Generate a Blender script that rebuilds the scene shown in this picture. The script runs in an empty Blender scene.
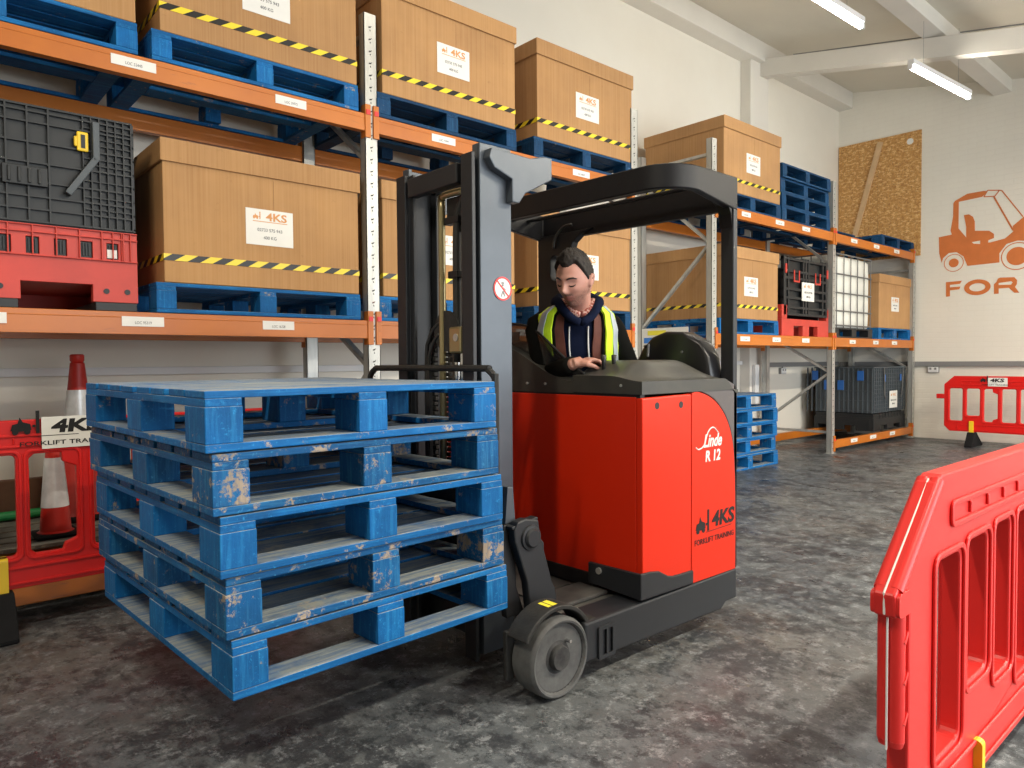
import bpy, bmesh, math, random
from mathutils import Vector, Matrix, noise
random.seed(7)
S = bpy.context.scene
C = S.collection
PI = math.pi
R = math.radians

# ------------------------------------------------------------------ materials
MATS = {}
def nmat(name):
    m = bpy.data.materials.new(name); m.use_nodes = True
    nt = m.node_tree; b = nt.nodes['Principled BSDF']
    MATS[name] = m
    return m, nt, b
def N(nt, t, **k):
    n = nt.nodes.new(t)
    for a, v in k.items():
        if hasattr(n, a): setattr(n, a, v)
    return n
def coords(nt, scale=(1,1,1), rnd=True):
    tc = N(nt, 'ShaderNodeTexCoord'); mp = N(nt, 'ShaderNodeMapping')
    mp.inputs['Scale'].default_value = scale
    nt.links.new(tc.outputs['Object'], mp.inputs['Vector'])
    if rnd:
        oi = N(nt, 'ShaderNodeObjectInfo'); mu = N(nt, 'ShaderNodeMath', operation='MULTIPLY')
        mu.inputs[1].default_value = 37.0
        nt.links.new(oi.outputs['Random'], mu.inputs[0]); nt.links.new(mu.outputs[0], mp.inputs['Location'])
    return mp.outputs['Vector']
def noi(nt, vec, scale, detail=4, rough=.55, lo=.4, hi=.6):
    n = N(nt, 'ShaderNodeTexNoise'); n.inputs['Scale'].default_value = scale
    n.inputs['Detail'].default_value = detail; n.inputs['Roughness'].default_value = rough
    nt.links.new(vec, n.inputs['Vector'])
    mr = N(nt, 'ShaderNodeMapRange'); mr.inputs[1].default_value = lo; mr.inputs[2].default_value = hi
    nt.links.new(n.outputs['Fac'], mr.inputs[0])
    return mr.outputs[0]
def mixc(nt, f, a, b):
    m = N(nt, 'ShaderNodeMix', data_type='RGBA')
    if isinstance(f, (int, float)): m.inputs[0].default_value = f
    else: nt.links.new(f, m.inputs[0])
    for v, i in ((a, 6), (b, 7)):
        if isinstance(v, tuple): m.inputs[i].default_value = (*v, 1)
        else: nt.links.new(v, m.inputs[i])
    return m.outputs[2]
def math2(nt, op, a, b=0.0):
    m = N(nt, 'ShaderNodeMath', operation=op)
    for v, i in ((a, 0), (b, 1)):
        if isinstance(v, (int, float)): m.inputs[i].default_value = v
        else: nt.links.new(v, m.inputs[i])
    return m.outputs[0]
def bump(nt, b, h, strength=.3, dist=.002):
    n = N(nt, 'ShaderNodeBump'); n.inputs['Strength'].default_value = strength; n.inputs['Distance'].default_value = dist
    nt.links.new(h, n.inputs['Height']); nt.links.new(n.outputs[0], b.inputs['Normal'])
def simple(name, col, rough=.5, metal=0, var=.0, vscale=8, spec=.5, stretch=(1,1,1), bmp=0, dark=None, coat=0, alpha=None, trans=0):
    m, nt, b = nmat(name)
    b.inputs['Base Color'].default_value = (*col, 1)
    b.inputs['Roughness'].default_value = rough; b.inputs['Metallic'].default_value = metal
    b.inputs['Specular IOR Level'].default_value = spec
    b.inputs['Coat Weight'].default_value = coat
    b.inputs['Transmission Weight'].default_value = trans
    v = coords(nt, stretch)
    if var > 0 or dark:
        d = dark or tuple(c*(1-var) for c in col)
        f = noi(nt, v, vscale, 5, .6, .35, .7)
        nt.links.new(mixc(nt, f, col, d), b.inputs['Base Color'])
    if bmp: bump(nt, b, noi(nt, v, vscale*4, 3, .5, 0, 1), bmp)
    if alpha is not None: b.inputs['Alpha'].default_value = alpha
    return m

def pallet_mat(name, base, light, wood, wear, dust=.5, gs=(70, 70, 5)):
    m, nt, b = nmat(name)
    v = coords(nt); grain = coords(nt, gs)
    oi = N(nt, 'ShaderNodeObjectInfo')
    col = mixc(nt, oi.outputs['Random'], base, tuple(c*.72 for c in base))
    col = mixc(nt, noi(nt, v, 5, 5, .6, .35, .7), col, tuple(c*.5 for c in base))
    col = mixc(nt, math2(nt, 'MULTIPLY', noi(nt, grain, 1, 3, .6, .5, .75), .42), col, light)
    col = mixc(nt, math2(nt, 'MULTIPLY', noi(nt, v, 70, 7, .75, .58, .68), .7), col, light)
    n = N(nt, 'ShaderNodeTexNoise'); n.inputs['Scale'].default_value = 11; n.inputs['Detail'].default_value = 9; n.inputs['Roughness'].default_value = .78
    nt.links.new(v, n.inputs['Vector'])
    r2 = math2(nt, 'MULTIPLY', math2(nt, 'FRACT', math2(nt, 'MULTIPLY', oi.outputs['Random'], 13.7)), .13)
    w = math2(nt, 'ADD', n.outputs['Fac'], r2)
    mr = N(nt, 'ShaderNodeMapRange'); mr.inputs[1].default_value = wear; mr.inputs[2].default_value = wear+.05
    nt.links.new(w, mr.inputs[0])
    wc = mixc(nt, noi(nt, grain, 1, 4, .6, .3, .7), wood, tuple(c*.45 for c in wood))
    col = mixc(nt, math2(nt, 'MULTIPLY', mr.outputs[0], .9), col, wc)
    g = N(nt, 'ShaderNodeNewGeometry'); sx = N(nt, 'ShaderNodeSeparateXYZ')
    nt.links.new(g.outputs['True Normal'], sx.inputs[0])
    up = N(nt, 'ShaderNodeMapRange'); up.inputs[1].default_value = .7; up.inputs[2].default_value = .9; up.inputs[4].default_value = dust
    nt.links.new(sx.outputs['Z'], up.inputs[0])
    dm = math2(nt, 'MULTIPLY', up.outputs[0], math2(nt, 'MULTIPLY', noi(nt, v, 7, 7, .7, .22, .50), noi(nt, grain, 1.0, 5, .7, .25, .58)))
    col = mixc(nt, dm, col, (.34, .36, .33))
    nt.links.new(col, b.inputs['Base Color'])
    b.inputs['Roughness'].default_value = .65; b.inputs['Specular IOR Level'].default_value = .25
    h = math2(nt, 'ADD', noi(nt, grain, 1, 4, .7, 0, 1), noi(nt, v, 60, 5, .6, 0, 1))
    bump(nt, b, h, .45, .003)
    return m

BLUE = (.003, .150, .45)
for sfx, gs in (('', (70, 70, 5)), ('_along', (4, 55, 90)), ('_across', (55, 4, 90))):
    pallet_mat('blue_pallet_paint'+sfx, BLUE, (.03, .31, .66), (.50, .40, .28), .68, .9, gs)
    pallet_mat('worn_blue_pallet_paint'+sfx, (.004, .125, .36), (.06, .31, .56), (.50, .39, .27), .64, .95, gs)
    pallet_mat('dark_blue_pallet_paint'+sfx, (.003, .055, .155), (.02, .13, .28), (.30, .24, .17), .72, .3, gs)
    pallet_mat('grey_pallet_wood'+sfx, (.13, .115, .09), (.2, .19, .16), (.25, .21, .15), .6, .4, gs)

def cardboard():
    m, nt, b = nmat('cardboard')
    v = coords(nt)
    oi = N(nt, 'ShaderNodeObjectInfo')
    c0 = mixc(nt, oi.outputs['Random'], (.44, .235, .092), (.50, .275, .112))
    col = mixc(nt, noi(nt, v, 1.8, 4, .6, .3, .7), c0, (.35, .185, .078))
    vs = coords(nt, (90, 90, 1.2))
    col = mixc(nt, math2(nt, 'MULTIPLY', noi(nt, vs, 1, 2, .5, .3, .7), .22), col, (.66, .42, .22))
    col = mixc(nt, math2(nt, 'MULTIPLY', noi(nt, v, 16, 6, .7, .62, .72), .5), col, (.30, .16, .07))
    nt.links.new(col, b.inputs['Base Color']); b.inputs['Roughness'].default_value = .75; b.inputs['Specular IOR Level'].default_value = .25
cardboard()

def hazard():
    m, nt, b = nmat('hazard_tape')
    tc = N(nt, 'ShaderNodeTexCoord'); sx = N(nt, 'ShaderNodeSeparateXYZ'); nt.links.new(tc.outputs['Object'], sx.inputs[0])
    s = math2(nt, 'SUBTRACT', math2(nt, 'SUBTRACT', sx.outputs['X'], sx.outputs['Y']), math2(nt, 'MULTIPLY', sx.outputs['Z'], 1.6))
    f = math2(nt, 'GREATER_THAN', math2(nt, 'FRACT', math2(nt, 'MULTIPLY', s, 7.6)), .5)
    nt.links.new(mixc(nt, f, (.86, .66, .03), (.008, .008, .008)), b.inputs['Base Color'])
    b.inputs['Roughness'].default_value = .35
hazard()

def steel_orange():
    m, nt, b = nmat('orange_steel')
    v = coords(nt)
    col = mixc(nt, noi(nt, v, 2.2, 4, .6, .35, .7), (.56, .165, .014), (.46, .125, .011))
    col = mixc(nt, math2(nt, 'MULTIPLY', noi(nt, coords(nt, (1, 6, 6)), 6, 6, .7, .62, .7), .6), col, (.33, .10, .03))
    nt.links.new(col, b.inputs['Base Color']); b.inputs['Roughness'].default_value = .38
steel_orange()

def floor_mat():
    m, nt, b = nmat('sealed_concrete')
    v = coords(nt, rnd=False); vs = coords(nt, (1.5, 1, 1), False)
    c = mixc(nt, noi(nt, v, .42, 4, .6, .40, .60), (.065, .077, .092), (.130, .136, .134))
    c = mixc(nt, math2(nt, 'MULTIPLY', noi(nt, v, .8, 6, .7, .50, .62), .6), c, (.070, .052, .044))
    c = mixc(nt, math2(nt, 'MULTIPLY', noi(nt, vs, 4.5, 14, .80, .50, .55), .55), c, (.155, .172, .185))
    c = mixc(nt, math2(nt, 'MULTIPLY', noi(nt, vs, 2.2, 14, .78, .50, .55), .75), c, (.018, .020, .026))
    c = mixc(nt, math2(nt, 'MULTIPLY', noi(nt, v, 14, 12, .88, .53, .57), .65), c, (.30, .32, .34))
    c = mixc(nt, math2(nt, 'MULTIPLY', noi(nt, v, 11, 12, .88, .52, .56), .75), c, (.018, .022, .026))
    nt.links.new(c, b.inputs['Base Color'])
    rg = mixc(nt, noi(nt, vs, 3, 8, .75, .4, .6), (.26, .26, .26), (.58, .58, .58)); nt.links.new(rg, b.inputs['Roughness'])
    bump(nt, b, noi(nt, v, 30, 10, .8, 0, 1), .4, .004)
floor_mat()

def wall_mat(name, brick):
    m, nt, b = nmat(name)
    v = coords(nt, rnd=False)
    c = mixc(nt, noi(nt, v, 1.2, 5, .6, .3, .7), (.82, .785, .70), (.78, .74, .655))
    nt.links.new(c, b.inputs['Base Color']); b.inputs['Roughness'].default_value = .6
    if brick:
        sx = N(nt, 'ShaderNodeSeparateXYZ'); cb = N(nt, 'ShaderNodeCombineXYZ'); nt.links.new(v, sx.inputs[0])
        nt.links.new(sx.outputs['Y'], cb.inputs['X']); nt.links.new(sx.outputs['Z'], cb.inputs['Y'])
        bt = N(nt, 'ShaderNodeTexBrick'); nt.links.new(cb.outputs[0], bt.inputs['Vector'])
        bt.inputs['Scale'].default_value = 1; bt.inputs['Brick Width'].default_value = .225; bt.inputs['Row Height'].default_value = .075
        bt.inputs['Mortar Size'].default_value = .006; bt.inputs['Mortar Smooth'].default_value = .5
        bt.inputs['Color1'].default_value = (1,1,1,1); bt.inputs['Color2'].default_value = (.9,.9,.9,1); bt.inputs['Mortar'].default_value = (0,0,0,1)
        h = math2(nt, 'ADD', bt.outputs['Color'], math2(nt, 'MULTIPLY', noi(nt, v, 30, 4, .6, 0, 1), .4))
        bump(nt, b, h, .35, .006)
        c2 = mixc(nt, math2(nt, 'MULTIPLY', bt.outputs['Fac'], .06), c, (.5, .47, .42)); nt.links.new(c2, b.inputs['Base Color'])
    else: bump(nt, b, noi(nt, v, 12, 4, .6, 0, 1), .15, .01)
wall_mat('painted_plaster', False); wall_mat('painted_brick', True)

def osb():
    m, nt, b = nmat('strand_board')
    v = coords(nt, (1, 34, 16), False); v2 = coords(nt, (1, 15, 32), False)
    c = mixc(nt, noi(nt, v, 1, 4, .7, .35, .65), (.62, .33, .10), (.40, .18, .045))
    c = mixc(nt, noi(nt, v2, 1, 3, .7, .5, .6), c, (.74, .47, .20))
    c = mixc(nt, math2(nt, 'MULTIPLY', noi(nt, coords(nt, (1, 30, 30), False), 1.6, 2, .5, .6, .66), .7), c, (.20, .09, .03))
    nt.links.new(c, b.inputs['Base Color']); b.inputs['Roughness'].default_value = .6
osb()

simple('galvanised_steel', (.55, .55, .52), .42, .55, .25, 3, stretch=(6, 6, 1))
simple('fold_line', (.25, .13, .05), .8)
simple('slot_dark', (.03, .03, .03), .7)
simple('red_pin', (.75, .03, .03), .4)
simple('white_card', (.80, .79, .75), .6, var=.06)
simple('ink_black', (.008, .008, .009), .8)
simple('ink_orange', (.66, .30, .10), .6)
simple('ink_grey', (.12, .12, .13), .6)
simple('wall_orange', (.66, .185, .045), .6, var=.12, vscale=6)
simple('barrier_red', (.70, .012, .009), .4, var=.15, vscale=3, spec=.35)
simple('barrier_pink_red', (.74, .028, .024), .36, var=.12, vscale=3, spec=.4)
simple('yellow_plastic', (.88, .58, .02), .4, var=.1)
simple('black_rubber', (.010, .010, .011), .8, var=.3, bmp=.2, spec=.2)
simple('truck_red', (.70, .024, .004), .36, var=.05, vscale=2, spec=.3)
simple('truck_charcoal', (.015, .017, .021), .5, var=.2, vscale=4)
simple('truck_grey', (.085, .10, .12), .36, metal=.3, var=.18, vscale=5, bmp=.12)
simple('truck_black', (.009, .009, .010), .5, var=.2)
simple('guard_black', (.008, .008, .010), .5, var=.2, spec=.3)
simple('cover_black', (.032, .032, .030), .42, var=.25, vscale=5, bmp=.15, dark=(.055, .052, .042))
simple('seat_black', (.009, .009, .011), .32, var=.2)
simple('cover_grey', (.10, .088, .088), .5, var=.15, vscale=6, bmp=.2)
simple('dusty_deck', (.085, .083, .078), .7, var=.35, vscale=7, dark=(.035, .035, .035))
simple('tyre_grey', (.115, .12, .12), .7, var=.2, vscale=20, dark=(.075, .075, .078), bmp=.2, spec=.3)
simple('hub_grey', (.024, .025, .028), .65, var=.45, vscale=22, dark=(.07, .07, .07), spec=.25)
simple('worn_black_steel', (.022, .022, .021), .65, var=.5, vscale=30, bmp=.4)
simple('brass_pipe', (.42, .36, .20), .3, metal=.8)
simple('chrome', (.7, .7, .7), .15, metal=1)
simple('hose_black', (.02, .02, .02), .45)
simple('crate_red', (.60, .050, .032), .5, var=.2, vscale=4, bmp=.1)
simple('crate_black', (.011, .013, .015), .5, var=.25, vscale=5)
simple('crate_grey', (.07, .085, .098), .5, var=.2, vscale=5)
simple('crate_blue', (.02, .12, .42), .45)
simple('tank_white', (.82, .82, .76), .4, var=.08, vscale=2)
simple('cage_steel', (.16, .16, .16), .45, metal=.3)
simple('wood_batten', (.66, .44, .24), .6, var=.2, stretch=(1, 1, 1), vscale=6)
simple('cone_red', (.50, .018, .010), .45, var=.2, vscale=6)
simple('reflective_sleeve', (.74, .76, .78), .3, var=.2, vscale=20, metal=.2)
simple('reflective_grey', (.42, .47, .52), .35, metal=.2)
simple('hi_vis_yellow', (.62, .90, .02), .65, var=.08)
simple('navy_fabric', (.006, .010, .030), .95, spec=.12, var=.3, vscale=14, bmp=.3)
simple('black_fabric', (.006, .006, .005), .95, spec=.1, var=.3, vscale=14, bmp=.3)
simple('rust_fabric', (.14, .038, .022), .7, var=.3, vscale=20)
simple('cord_white', (.72, .72, .70), .7)
simple('hair_brown', (.016, .010, .007), .75, var=.5, vscale=40, bmp=.5)
simple('trunking_grey', (.22, .22, .22), .5)
simple('ceiling_white', (.70, .66, .57), .7, var=.08, vscale=1)
simple('beam_white', (.74, .71, .65), .6, var=.06, vscale=2)
simple('green_plastic', (.02, .25, .07), .5)
simple('brown_timber', (.16, .075, .035), .7, var=.3)
simple('sign_blue', (.03, .2, .65), .5)
simple('sign_yellow', (.85, .75, .05), .5)
simple('smoked_screen', (.02, .02, .02), .12, alpha=.75, spec=.5)
simple('duct_white', (.74, .74, .74), .5)
def scarf():
    m, nt, b = nmat('patterned_pink_cotton')
    v = coords(nt); vo = N(nt, 'ShaderNodeTexVoronoi'); vo.inputs['Scale'].default_value = 90; nt.links.new(v, vo.inputs['Vector'])
    f = math2(nt, 'GREATER_THAN', vo.outputs['Distance'], .55)
    nt.links.new(mixc(nt, f, (.24, .055, .04), (.50, .30, .25)), b.inputs['Base Color']); b.inputs['Roughness'].default_value = .8
scarf()
def skin():
    m, nt, b = nmat('skin')
    v = coords(nt, rnd=False)
    c = mixc(nt, noi(nt, v, 14, 4, .6, .3, .7), (.50, .26, .20), (.43, .20, .15))
    at = N(nt, 'ShaderNodeAttribute'); at.attribute_name = 'stubble'
    f = math2(nt, 'MULTIPLY', at.outputs['Fac'], noi(nt, v, 240, 2, .5, .25, .6))
    c = mixc(nt, math2(nt, 'MULTIPLY', f, .95), c, (.06, .035, .028))
    at2 = N(nt, 'ShaderNodeAttribute'); at2.attribute_name = 'lips'
    c = mixc(nt, at2.outputs['Fac'], c, (.42, .13, .11))
    nt.links.new(c, b.inputs['Base Color']); b.inputs['Roughness'].default_value = .5
    b.inputs['Subsurface Weight'].default_value = .05
skin()
def emis():
    m, nt, b = nmat('lit_tube')
    b.inputs['Base Color'].default_value = (.9, .9, .88, 1)
    b.inputs['Emission Color'].default_value = (1, .93, .80, 1); b.inputs['Emission Strength'].default_value = 60
emis()

# ------------------------------------------------------------------ mesh builder
class MB:
    def __init__(s): s.b = bmesh.new(); s.mi = 0
    def face(s, vs):
        try: f = s.b.faces.new(vs); f.material_index = s.mi; return f
        except ValueError: return None
    def box(s, x0, x1, y0, y1, z0, z1, M=None):
        co = [(x, y, z) for x in (x0, x1) for y in (y0, y1) for z in (z0, z1)]
        v = [s.b.verts.new(M @ Vector(c) if M else c) for c in co]
        for q in ((0,1,3,2),(4,6,7,5),(0,4,5,1),(2,3,7,6),(0,2,6,4),(1,5,7,3)): s.face([v[i] for i in q])
        return s
    def cyl(s, p, q, r, n=16, r2=None, cap=True):
        p, q = Vector(p), Vector(q); d = (q-p).normalized(); r2 = r if r2 is None else r2
        a = d.orthogonal().normalized(); b = d.cross(a)
        A = [s.b.verts.new(p+(a*math.cos(t)+b*math.sin(t))*r) for t in [2*PI*i/n for i in range(n)]]
        B = [s.b.verts.new(q+(a*math.cos(t)+b*math.sin(t))*r2) for t in [2*PI*i/n for i in range(n)]]
        for i in range(n): s.face([A[i], A[(i+1)%n], B[(i+1)%n], B[i]])
        if cap: s.face(A[::-1]); s.face(B)
        return s
    def bar(s, p, q, w, h, up=(0,0,1)):
        p, q = Vector(p), Vector(q); d = (q-p).normalized(); u = Vector(up)
        a = d.cross(u).normalized(); b = a.cross(d)
        co = [P+a*x*w/2+b*y*h/2 for P in (p, q) for x, y in ((-1,-1),(1,-1),(1,1),(-1,1))]
        v = [s.b.verts.new(c) for c in co]
        s.face(v[0:4][::-1]); s.face(v[4:8])
        for i in range(4): s.face([v[i], v[(i+1)%4], v[4+(i+1)%4], v[4+i]])
        return s
    def tube(s, pts, r, n=10, smooth=0, closed=False):
        pts = [Vector(p) for p in pts]
        if smooth and isinstance(r, (list, tuple)):
            r = [p.x for p in catmull([Vector((q, 0, 0)) for q in r], smooth)]
        if smooth: pts = catmull(pts, smooth)
        rs = r if isinstance(r, (list, tuple)) else [r]*len(pts)
        rings = []; up = None
        for i, p in enumerate(pts):
            t = (pts[min(i+1, len(pts)-1)]-pts[max(i-1, 0)]).normalized()
            if up is None: up = t.orthogonal().normalized()
            up = (up-t*up.dot(t)); up = up.normalized() if up.length > 1e-6 else t.orthogonal().normalized()
            b = t.cross(up)
            rings.append([s.b.verts.new(p+(up*math.cos(2*PI*k/n)+b*math.sin(2*PI*k/n))*rs[min(i, len(rs)-1)]) for k in range(n)])
        for A, B in zip(rings, rings[1:]):
            for k in range(n): s.face([A[k], A[(k+1)%n], B[(k+1)%n], B[k]])
        s.face(rings[0][::-1]); s.face(rings[-1])
        return s
    def lathe(s, prof, c=(0,0,0), axis='Z', n=32):
        c = Vector(c); rings = []
        for r, h in prof:
            ring = []
            for k in range(n):
                t = 2*PI*k/n; x, y = r*math.cos(t), r*math.sin(t)
                p = {'Z': (x, y, h), 'Y': (x, h, y), 'X': (h, x, y)}[axis]
                ring.append(s.b.verts.new(c+Vector(p)))
            rings.append(ring)
        for A, B in zip(rings, rings[1:]):
            for k in range(n): s.face([A[k], A[(k+1)%n], B[(k+1)%n], B[k]])
        s.face(rings[0][::-1]); s.face(rings[-1])
        return s
    def prism(s, poly, d0, d1, plane='XZ', holes=None):
        # poly in plane coordinates, extruded along remaining axis from d0 to d1
        def P(a, b, d): return {'XZ': (a, d, b), 'YZ': (d, a, b), 'XY': (a, b, d)}[plane]
        loops = [poly]+(holes or [])
        eds = []; allv = []
        for lp in loops:
            v = [s.b.verts.new(P(a, b, d0)) for a, b in lp]; allv.append(v)
            for i in range(len(v)): eds.append(s.b.edges.new((v[i], v[(i+1)%len(v)])))
        r = bmesh.ops.triangle_fill(s.b, edges=eds, use_beauty=True, use_dissolve=False)
        fs = [g for g in r['geom'] if isinstance(g, bmesh.types.BMFace)]
        for f in fs: f.material_index = s.mi
        off = Vector(P(0, 0, d1))-Vector(P(0, 0, d0))
        m = {}
        for v in allv:
            for x in v: m[x] = s.b.verts.new(x.co+off)
        for f in fs: s.face([m[x] for x in f.verts][::-1])
        for v in allv:
            for i in range(len(v)):
                s.face([v[i], v[(i+1)%len(v)], m[v[(i+1)%len(v)]], m[v[i]]])
        return s
    def build(s, name, mat, parent=None, smooth=False, bevel=0, seg=2, loc=None):
        bmesh.ops.recalc_face_normals(s.b, faces=s.b.faces[:])
        me = bpy.data.meshes.new(name); s.b.to_mesh(me); s.b.free()
        for m in (mat if isinstance(mat, (list, tuple)) else [mat]): me.materials.append(MATS[m])
        o = bpy.data.objects.new(name, me); C.objects.link(o)
        if parent: o.parent = parent
        if loc: o.location = loc
        if smooth:
            for p in me.polygons: p.use_smooth = True
            if smooth != 'all':
                me.set_sharp_from_angle(angle=R(35))
        if bevel:
            md = o.modifiers.new('bevel', 'BEVEL'); md.width = bevel; md.segments = seg; md.limit_method = 'ANGLE'; md.angle_limit = R(40)
        return o
def catmull(P, n):
    out = []
    for i in range(len(P)-1):
        a, b, c, d = P[max(i-1, 0)], P[i], P[i+1], P[min(i+2, len(P)-1)]
        for k in range(n):
            t = k/n
            out.append(.5*((2*b)+(c-a)*t+(2*a-5*b+4*c-d)*t*t+(3*b-a-3*c+d)*t**3))
    return out+[P[-1]]
def rrect(a0, a1, b0, b1, r, n=5):
    out = []
    for cx, cy, st in ((a1-r, b1-r, 0), (a0+r, b1-r, 90), (a0+r, b0+r, 180), (a1-r, b0+r, 270)):
        for k in range(n+1):
            t = R(st+90*k/n); out.append((cx+r*math.cos(t), cy+r*math.sin(t)))
    return out
def tag(o, label=None, cat=None, group=None, kind=None):
    if label: o['label'] = label
    if cat: o['category'] = cat
    if group: o['group'] = group
    if kind: o['kind'] = kind
    return o
def thing(name, label, cat, loc=(0,0,0), rz=0, group=None):
    o = bpy.data.objects.new(name, None); C.objects.link(o); o.location = loc; o.rotation_euler = (0, 0, rz)
    return tag(o, label, cat, group)
def copy_tree(o, parent=None):
    c = o.copy(); C.objects.link(c); c.parent = parent
    for ch in list(o.children): copy_tree(ch, c)
    return c
def text(name, s, mat, parent, loc, rot, size, xs=1.0, shear=0, ext=.0006, align='CENTER', bold=0):
    cu = bpy.data.curves.new('t', 'FONT'); cu.body = s; cu.size = size; cu.extrude = ext; cu.align_x = align; cu.align_y = 'CENTER'
    cu.shear = shear; cu.offset = bold; cu.resolution_u = 3
    t = bpy.data.objects.new('t', cu); C.objects.link(t)
    dg = bpy.context.evaluated_depsgraph_get(); dg.update()
    me = bpy.data.meshes.new_from_object(t.evaluated_get(dg))
    bpy.data.objects.remove(t); me.materials.clear(); me.materials.append(MATS[mat]); me.name = name
    for v in me.vertices: v.co.x *= xs
    o = bpy.data.objects.new(name, me); C.objects.link(o); o.location = loc; o.rotation_euler = rot
    if parent: o.parent = parent
    return o
RY = (PI/2, 0, 0)            # lettering on a face that looks towards -Y
RX = (PI/2, 0, -PI/2)        # lettering on a face that looks towards -X
def forklift_icon(mb, x, z, s, y0, y1):
    # little mast truck drawn as flat shapes, used on labels
    P = lambda pts: [(x+a*s, z+b*s) for a, b in pts]
    mb.prism(P([(0,.15),(.1,.5),(.35,.55),(.45,.9),(.6,.62),(.95,.5),(1.0,.15),(.75,.1),(.3,.08)]), y0, y1)
    mb.prism(P([(1.22,-.05),(1.4,-.05),(1.4,1.25),(1.22,1.25)]), y0, y1)
    mb.prism(P([(1.05,.3),(1.2,.3),(1.2,.45),(1.05,.45)]), y0, y1)
    for cx in (.22, .8):
        mb.prism([(x+(cx+.16*math.cos(t*PI/6))*s, z+(.06+.16*math.sin(t*PI/6))*s) for t in range(12)], y0-.0002, y1)
    return mb

# ------------------------------------------------------------------ the room
YW, XW = 5.22, 11.76
def struct(name, mb, mat, parent=None, **k):
    o = mb.build(name, mat, parent, **k)
    if not parent: o['kind'] = 'structure'
    return o
def ceil_z(y): return 5.474-.198*(5.048-y)
struct('floor', MB().box(-7, XW+.3, -9, YW+.3, -.2, 0), 'sealed_concrete')
struct('wall_left', MB().box(-7, XW, YW, YW+.3, 0, 5.8), 'painted_plaster')
wf = struct('wall_far', MB().box(XW, XW+.3, -9, YW+.3, 0, 5.8), 'painted_brick')
struct('wall_behind', MB().box(-7.3, -7, -9, YW+.3, 0, 5.8), 'painted_plaster')
struct('ceiling', MB().prism([(YW+.3, ceil_z(YW+.3)), (-4.2, ceil_z(-4.2)), (-4.2, ceil_z(-4.2)+.15), (YW+.3, ceil_z(YW+.3)+.15)], -7, XW+.3, 'YZ'), 'ceiling_white')
wr = MB(); zc = ceil_z(-4.2)+.1
wr.box(9.6, XW, -4.4, -4.2, 0, zc); wr.box(-7, .4, -4.4, -4.2, 0, zc); wr.box(.4, 9.6, -4.4, -4.2, 3.5, zc)
struct('wall_right', wr, 'painted_plaster')
struct('trim_1', MB().box(-7, XW, YW-.22, YW, 5.217, 5.47), 'beam_white', bevel=.004)          # boxed beam along the wall head
struct('trim_2', MB().box(8.77, 9.24, YW-.15, YW, 0, 5.217), 'beam_white', bevel=.006)       # column on the left wall
def rafter(n, x):
    f = lambda y: 5.29-.205*(5.09-y)
    struct(n, MB().prism([(YW-.01, f(YW-.01)-.24), (-4.2, f(-4.2)-.24), (-4.2, f(-4.2)-.01), (YW-.01, f(YW-.01)-.01)], x-.08, x+.08, 'YZ'), 'beam_white', bevel=.004)
rafter('trim_3', 9.10); rafter('trim_4', 3.9)
struct('trim_5', MB().box(-7, XW, 2.85, 3.06, 4.865, 5.06), 'beam_white', bevel=.004)         # purlin
for k, x in enumerate((7.0, 9.6)):
    struct('trim_%d' % (6+k), MB().bar((x, 4.9, ceil_z(4.9)-.006), (x, -4, ceil_z(-4)-.006), .012, .012), 'trunking_grey')
# logo and lettering painted on the far wall
LG = [(3.736,2.989),(3.565,3.005),(3.582,3.064),(3.552,3.264),(3.55,3.456),(3.53,3.487),(3.372,3.564),(3.168,3.567),(3.12,3.554),(3.186,3.487),(3.48,3.467),(3.48,3.083),(3.38,2.939),(3.382,3.092),(3.412,3.264),(3.349,3.266),(3.299,3.224),(3.275,3.154),(3.272,3.02),(3.095,2.995),(3.038,2.943),(3.037,2.884),(3.103,2.864),(3.108,2.832),(3.083,2.829),(2.906,2.86),(2.81,2.944),(2.817,3.02),(2.69,3.129),(2.622,3.161),(2.345,3.116),(2.34,2.732),(2.528,2.715),(2.617,2.79),(2.76,2.813),(2.887,2.782),(2.969,2.662),(2.967,2.535),(3.36,2.528),(3.411,2.669),(3.502,2.743),(3.603,2.741),(3.675,2.676),(3.694,2.61),(3.727,2.751)]
def fan(cx, cz, r0, r1=0, n=36):
    o = [(cx+r0*math.cos(2*PI*k/n), cz+r0*math.sin(2*PI*k/n)) for k in range(n)]
    i = [(cx+r1*math.cos(2*PI*k/n), cz+r1*math.sin(2*PI*k/n)) for k in range(n)]
    return (o, [i] if r1 else None)
lg = MB(); d0, d1 = XW-.004, XW+.01
lg.prism(LG, d0, d1, 'YZ', [[(3.309,2.863),(3.204,2.871),(3.204,2.822),(3.285,2.837)]])
for cx, cz, r0, r1 in ((3.536,2.59,.128,.119), (3.536,2.59,.064,0), (2.76,2.60,.19,.178), (2.76,2.60,.125,0)):
    o, h = fan(cx, cz, r0, r1); lg.prism(o, d0, d1, 'YZ', h)
def wline(pts, w=.014):
    for a, b in zip(pts, pts[1:]): lg.bar((XW-.001, *a), (XW-.001, *b), .006, w, up=(1,0,0))
def wline2(pts, w=.014):
    for a, b in zip(pts, pts[1:]):
        a, b = Vector((XW, *a)), Vector((XW, *b)); d = (b-a).normalized(); n = Vector((0, -d.z, d.y))
        v = [lg.b.verts.new(p+n*s*w/2+Vector((dx, 0, 0))) for dx in (-.004, .01) for p, s in ((a,-1),(a,1),(b,1),(b,-1))]
        lg.face(v[:4]); lg.face(v[4:][::-1])
        for i in range(4): lg.face([v[i], v[(i+1)%4], v[4+(i+1)%4], v[4+i]])
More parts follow.
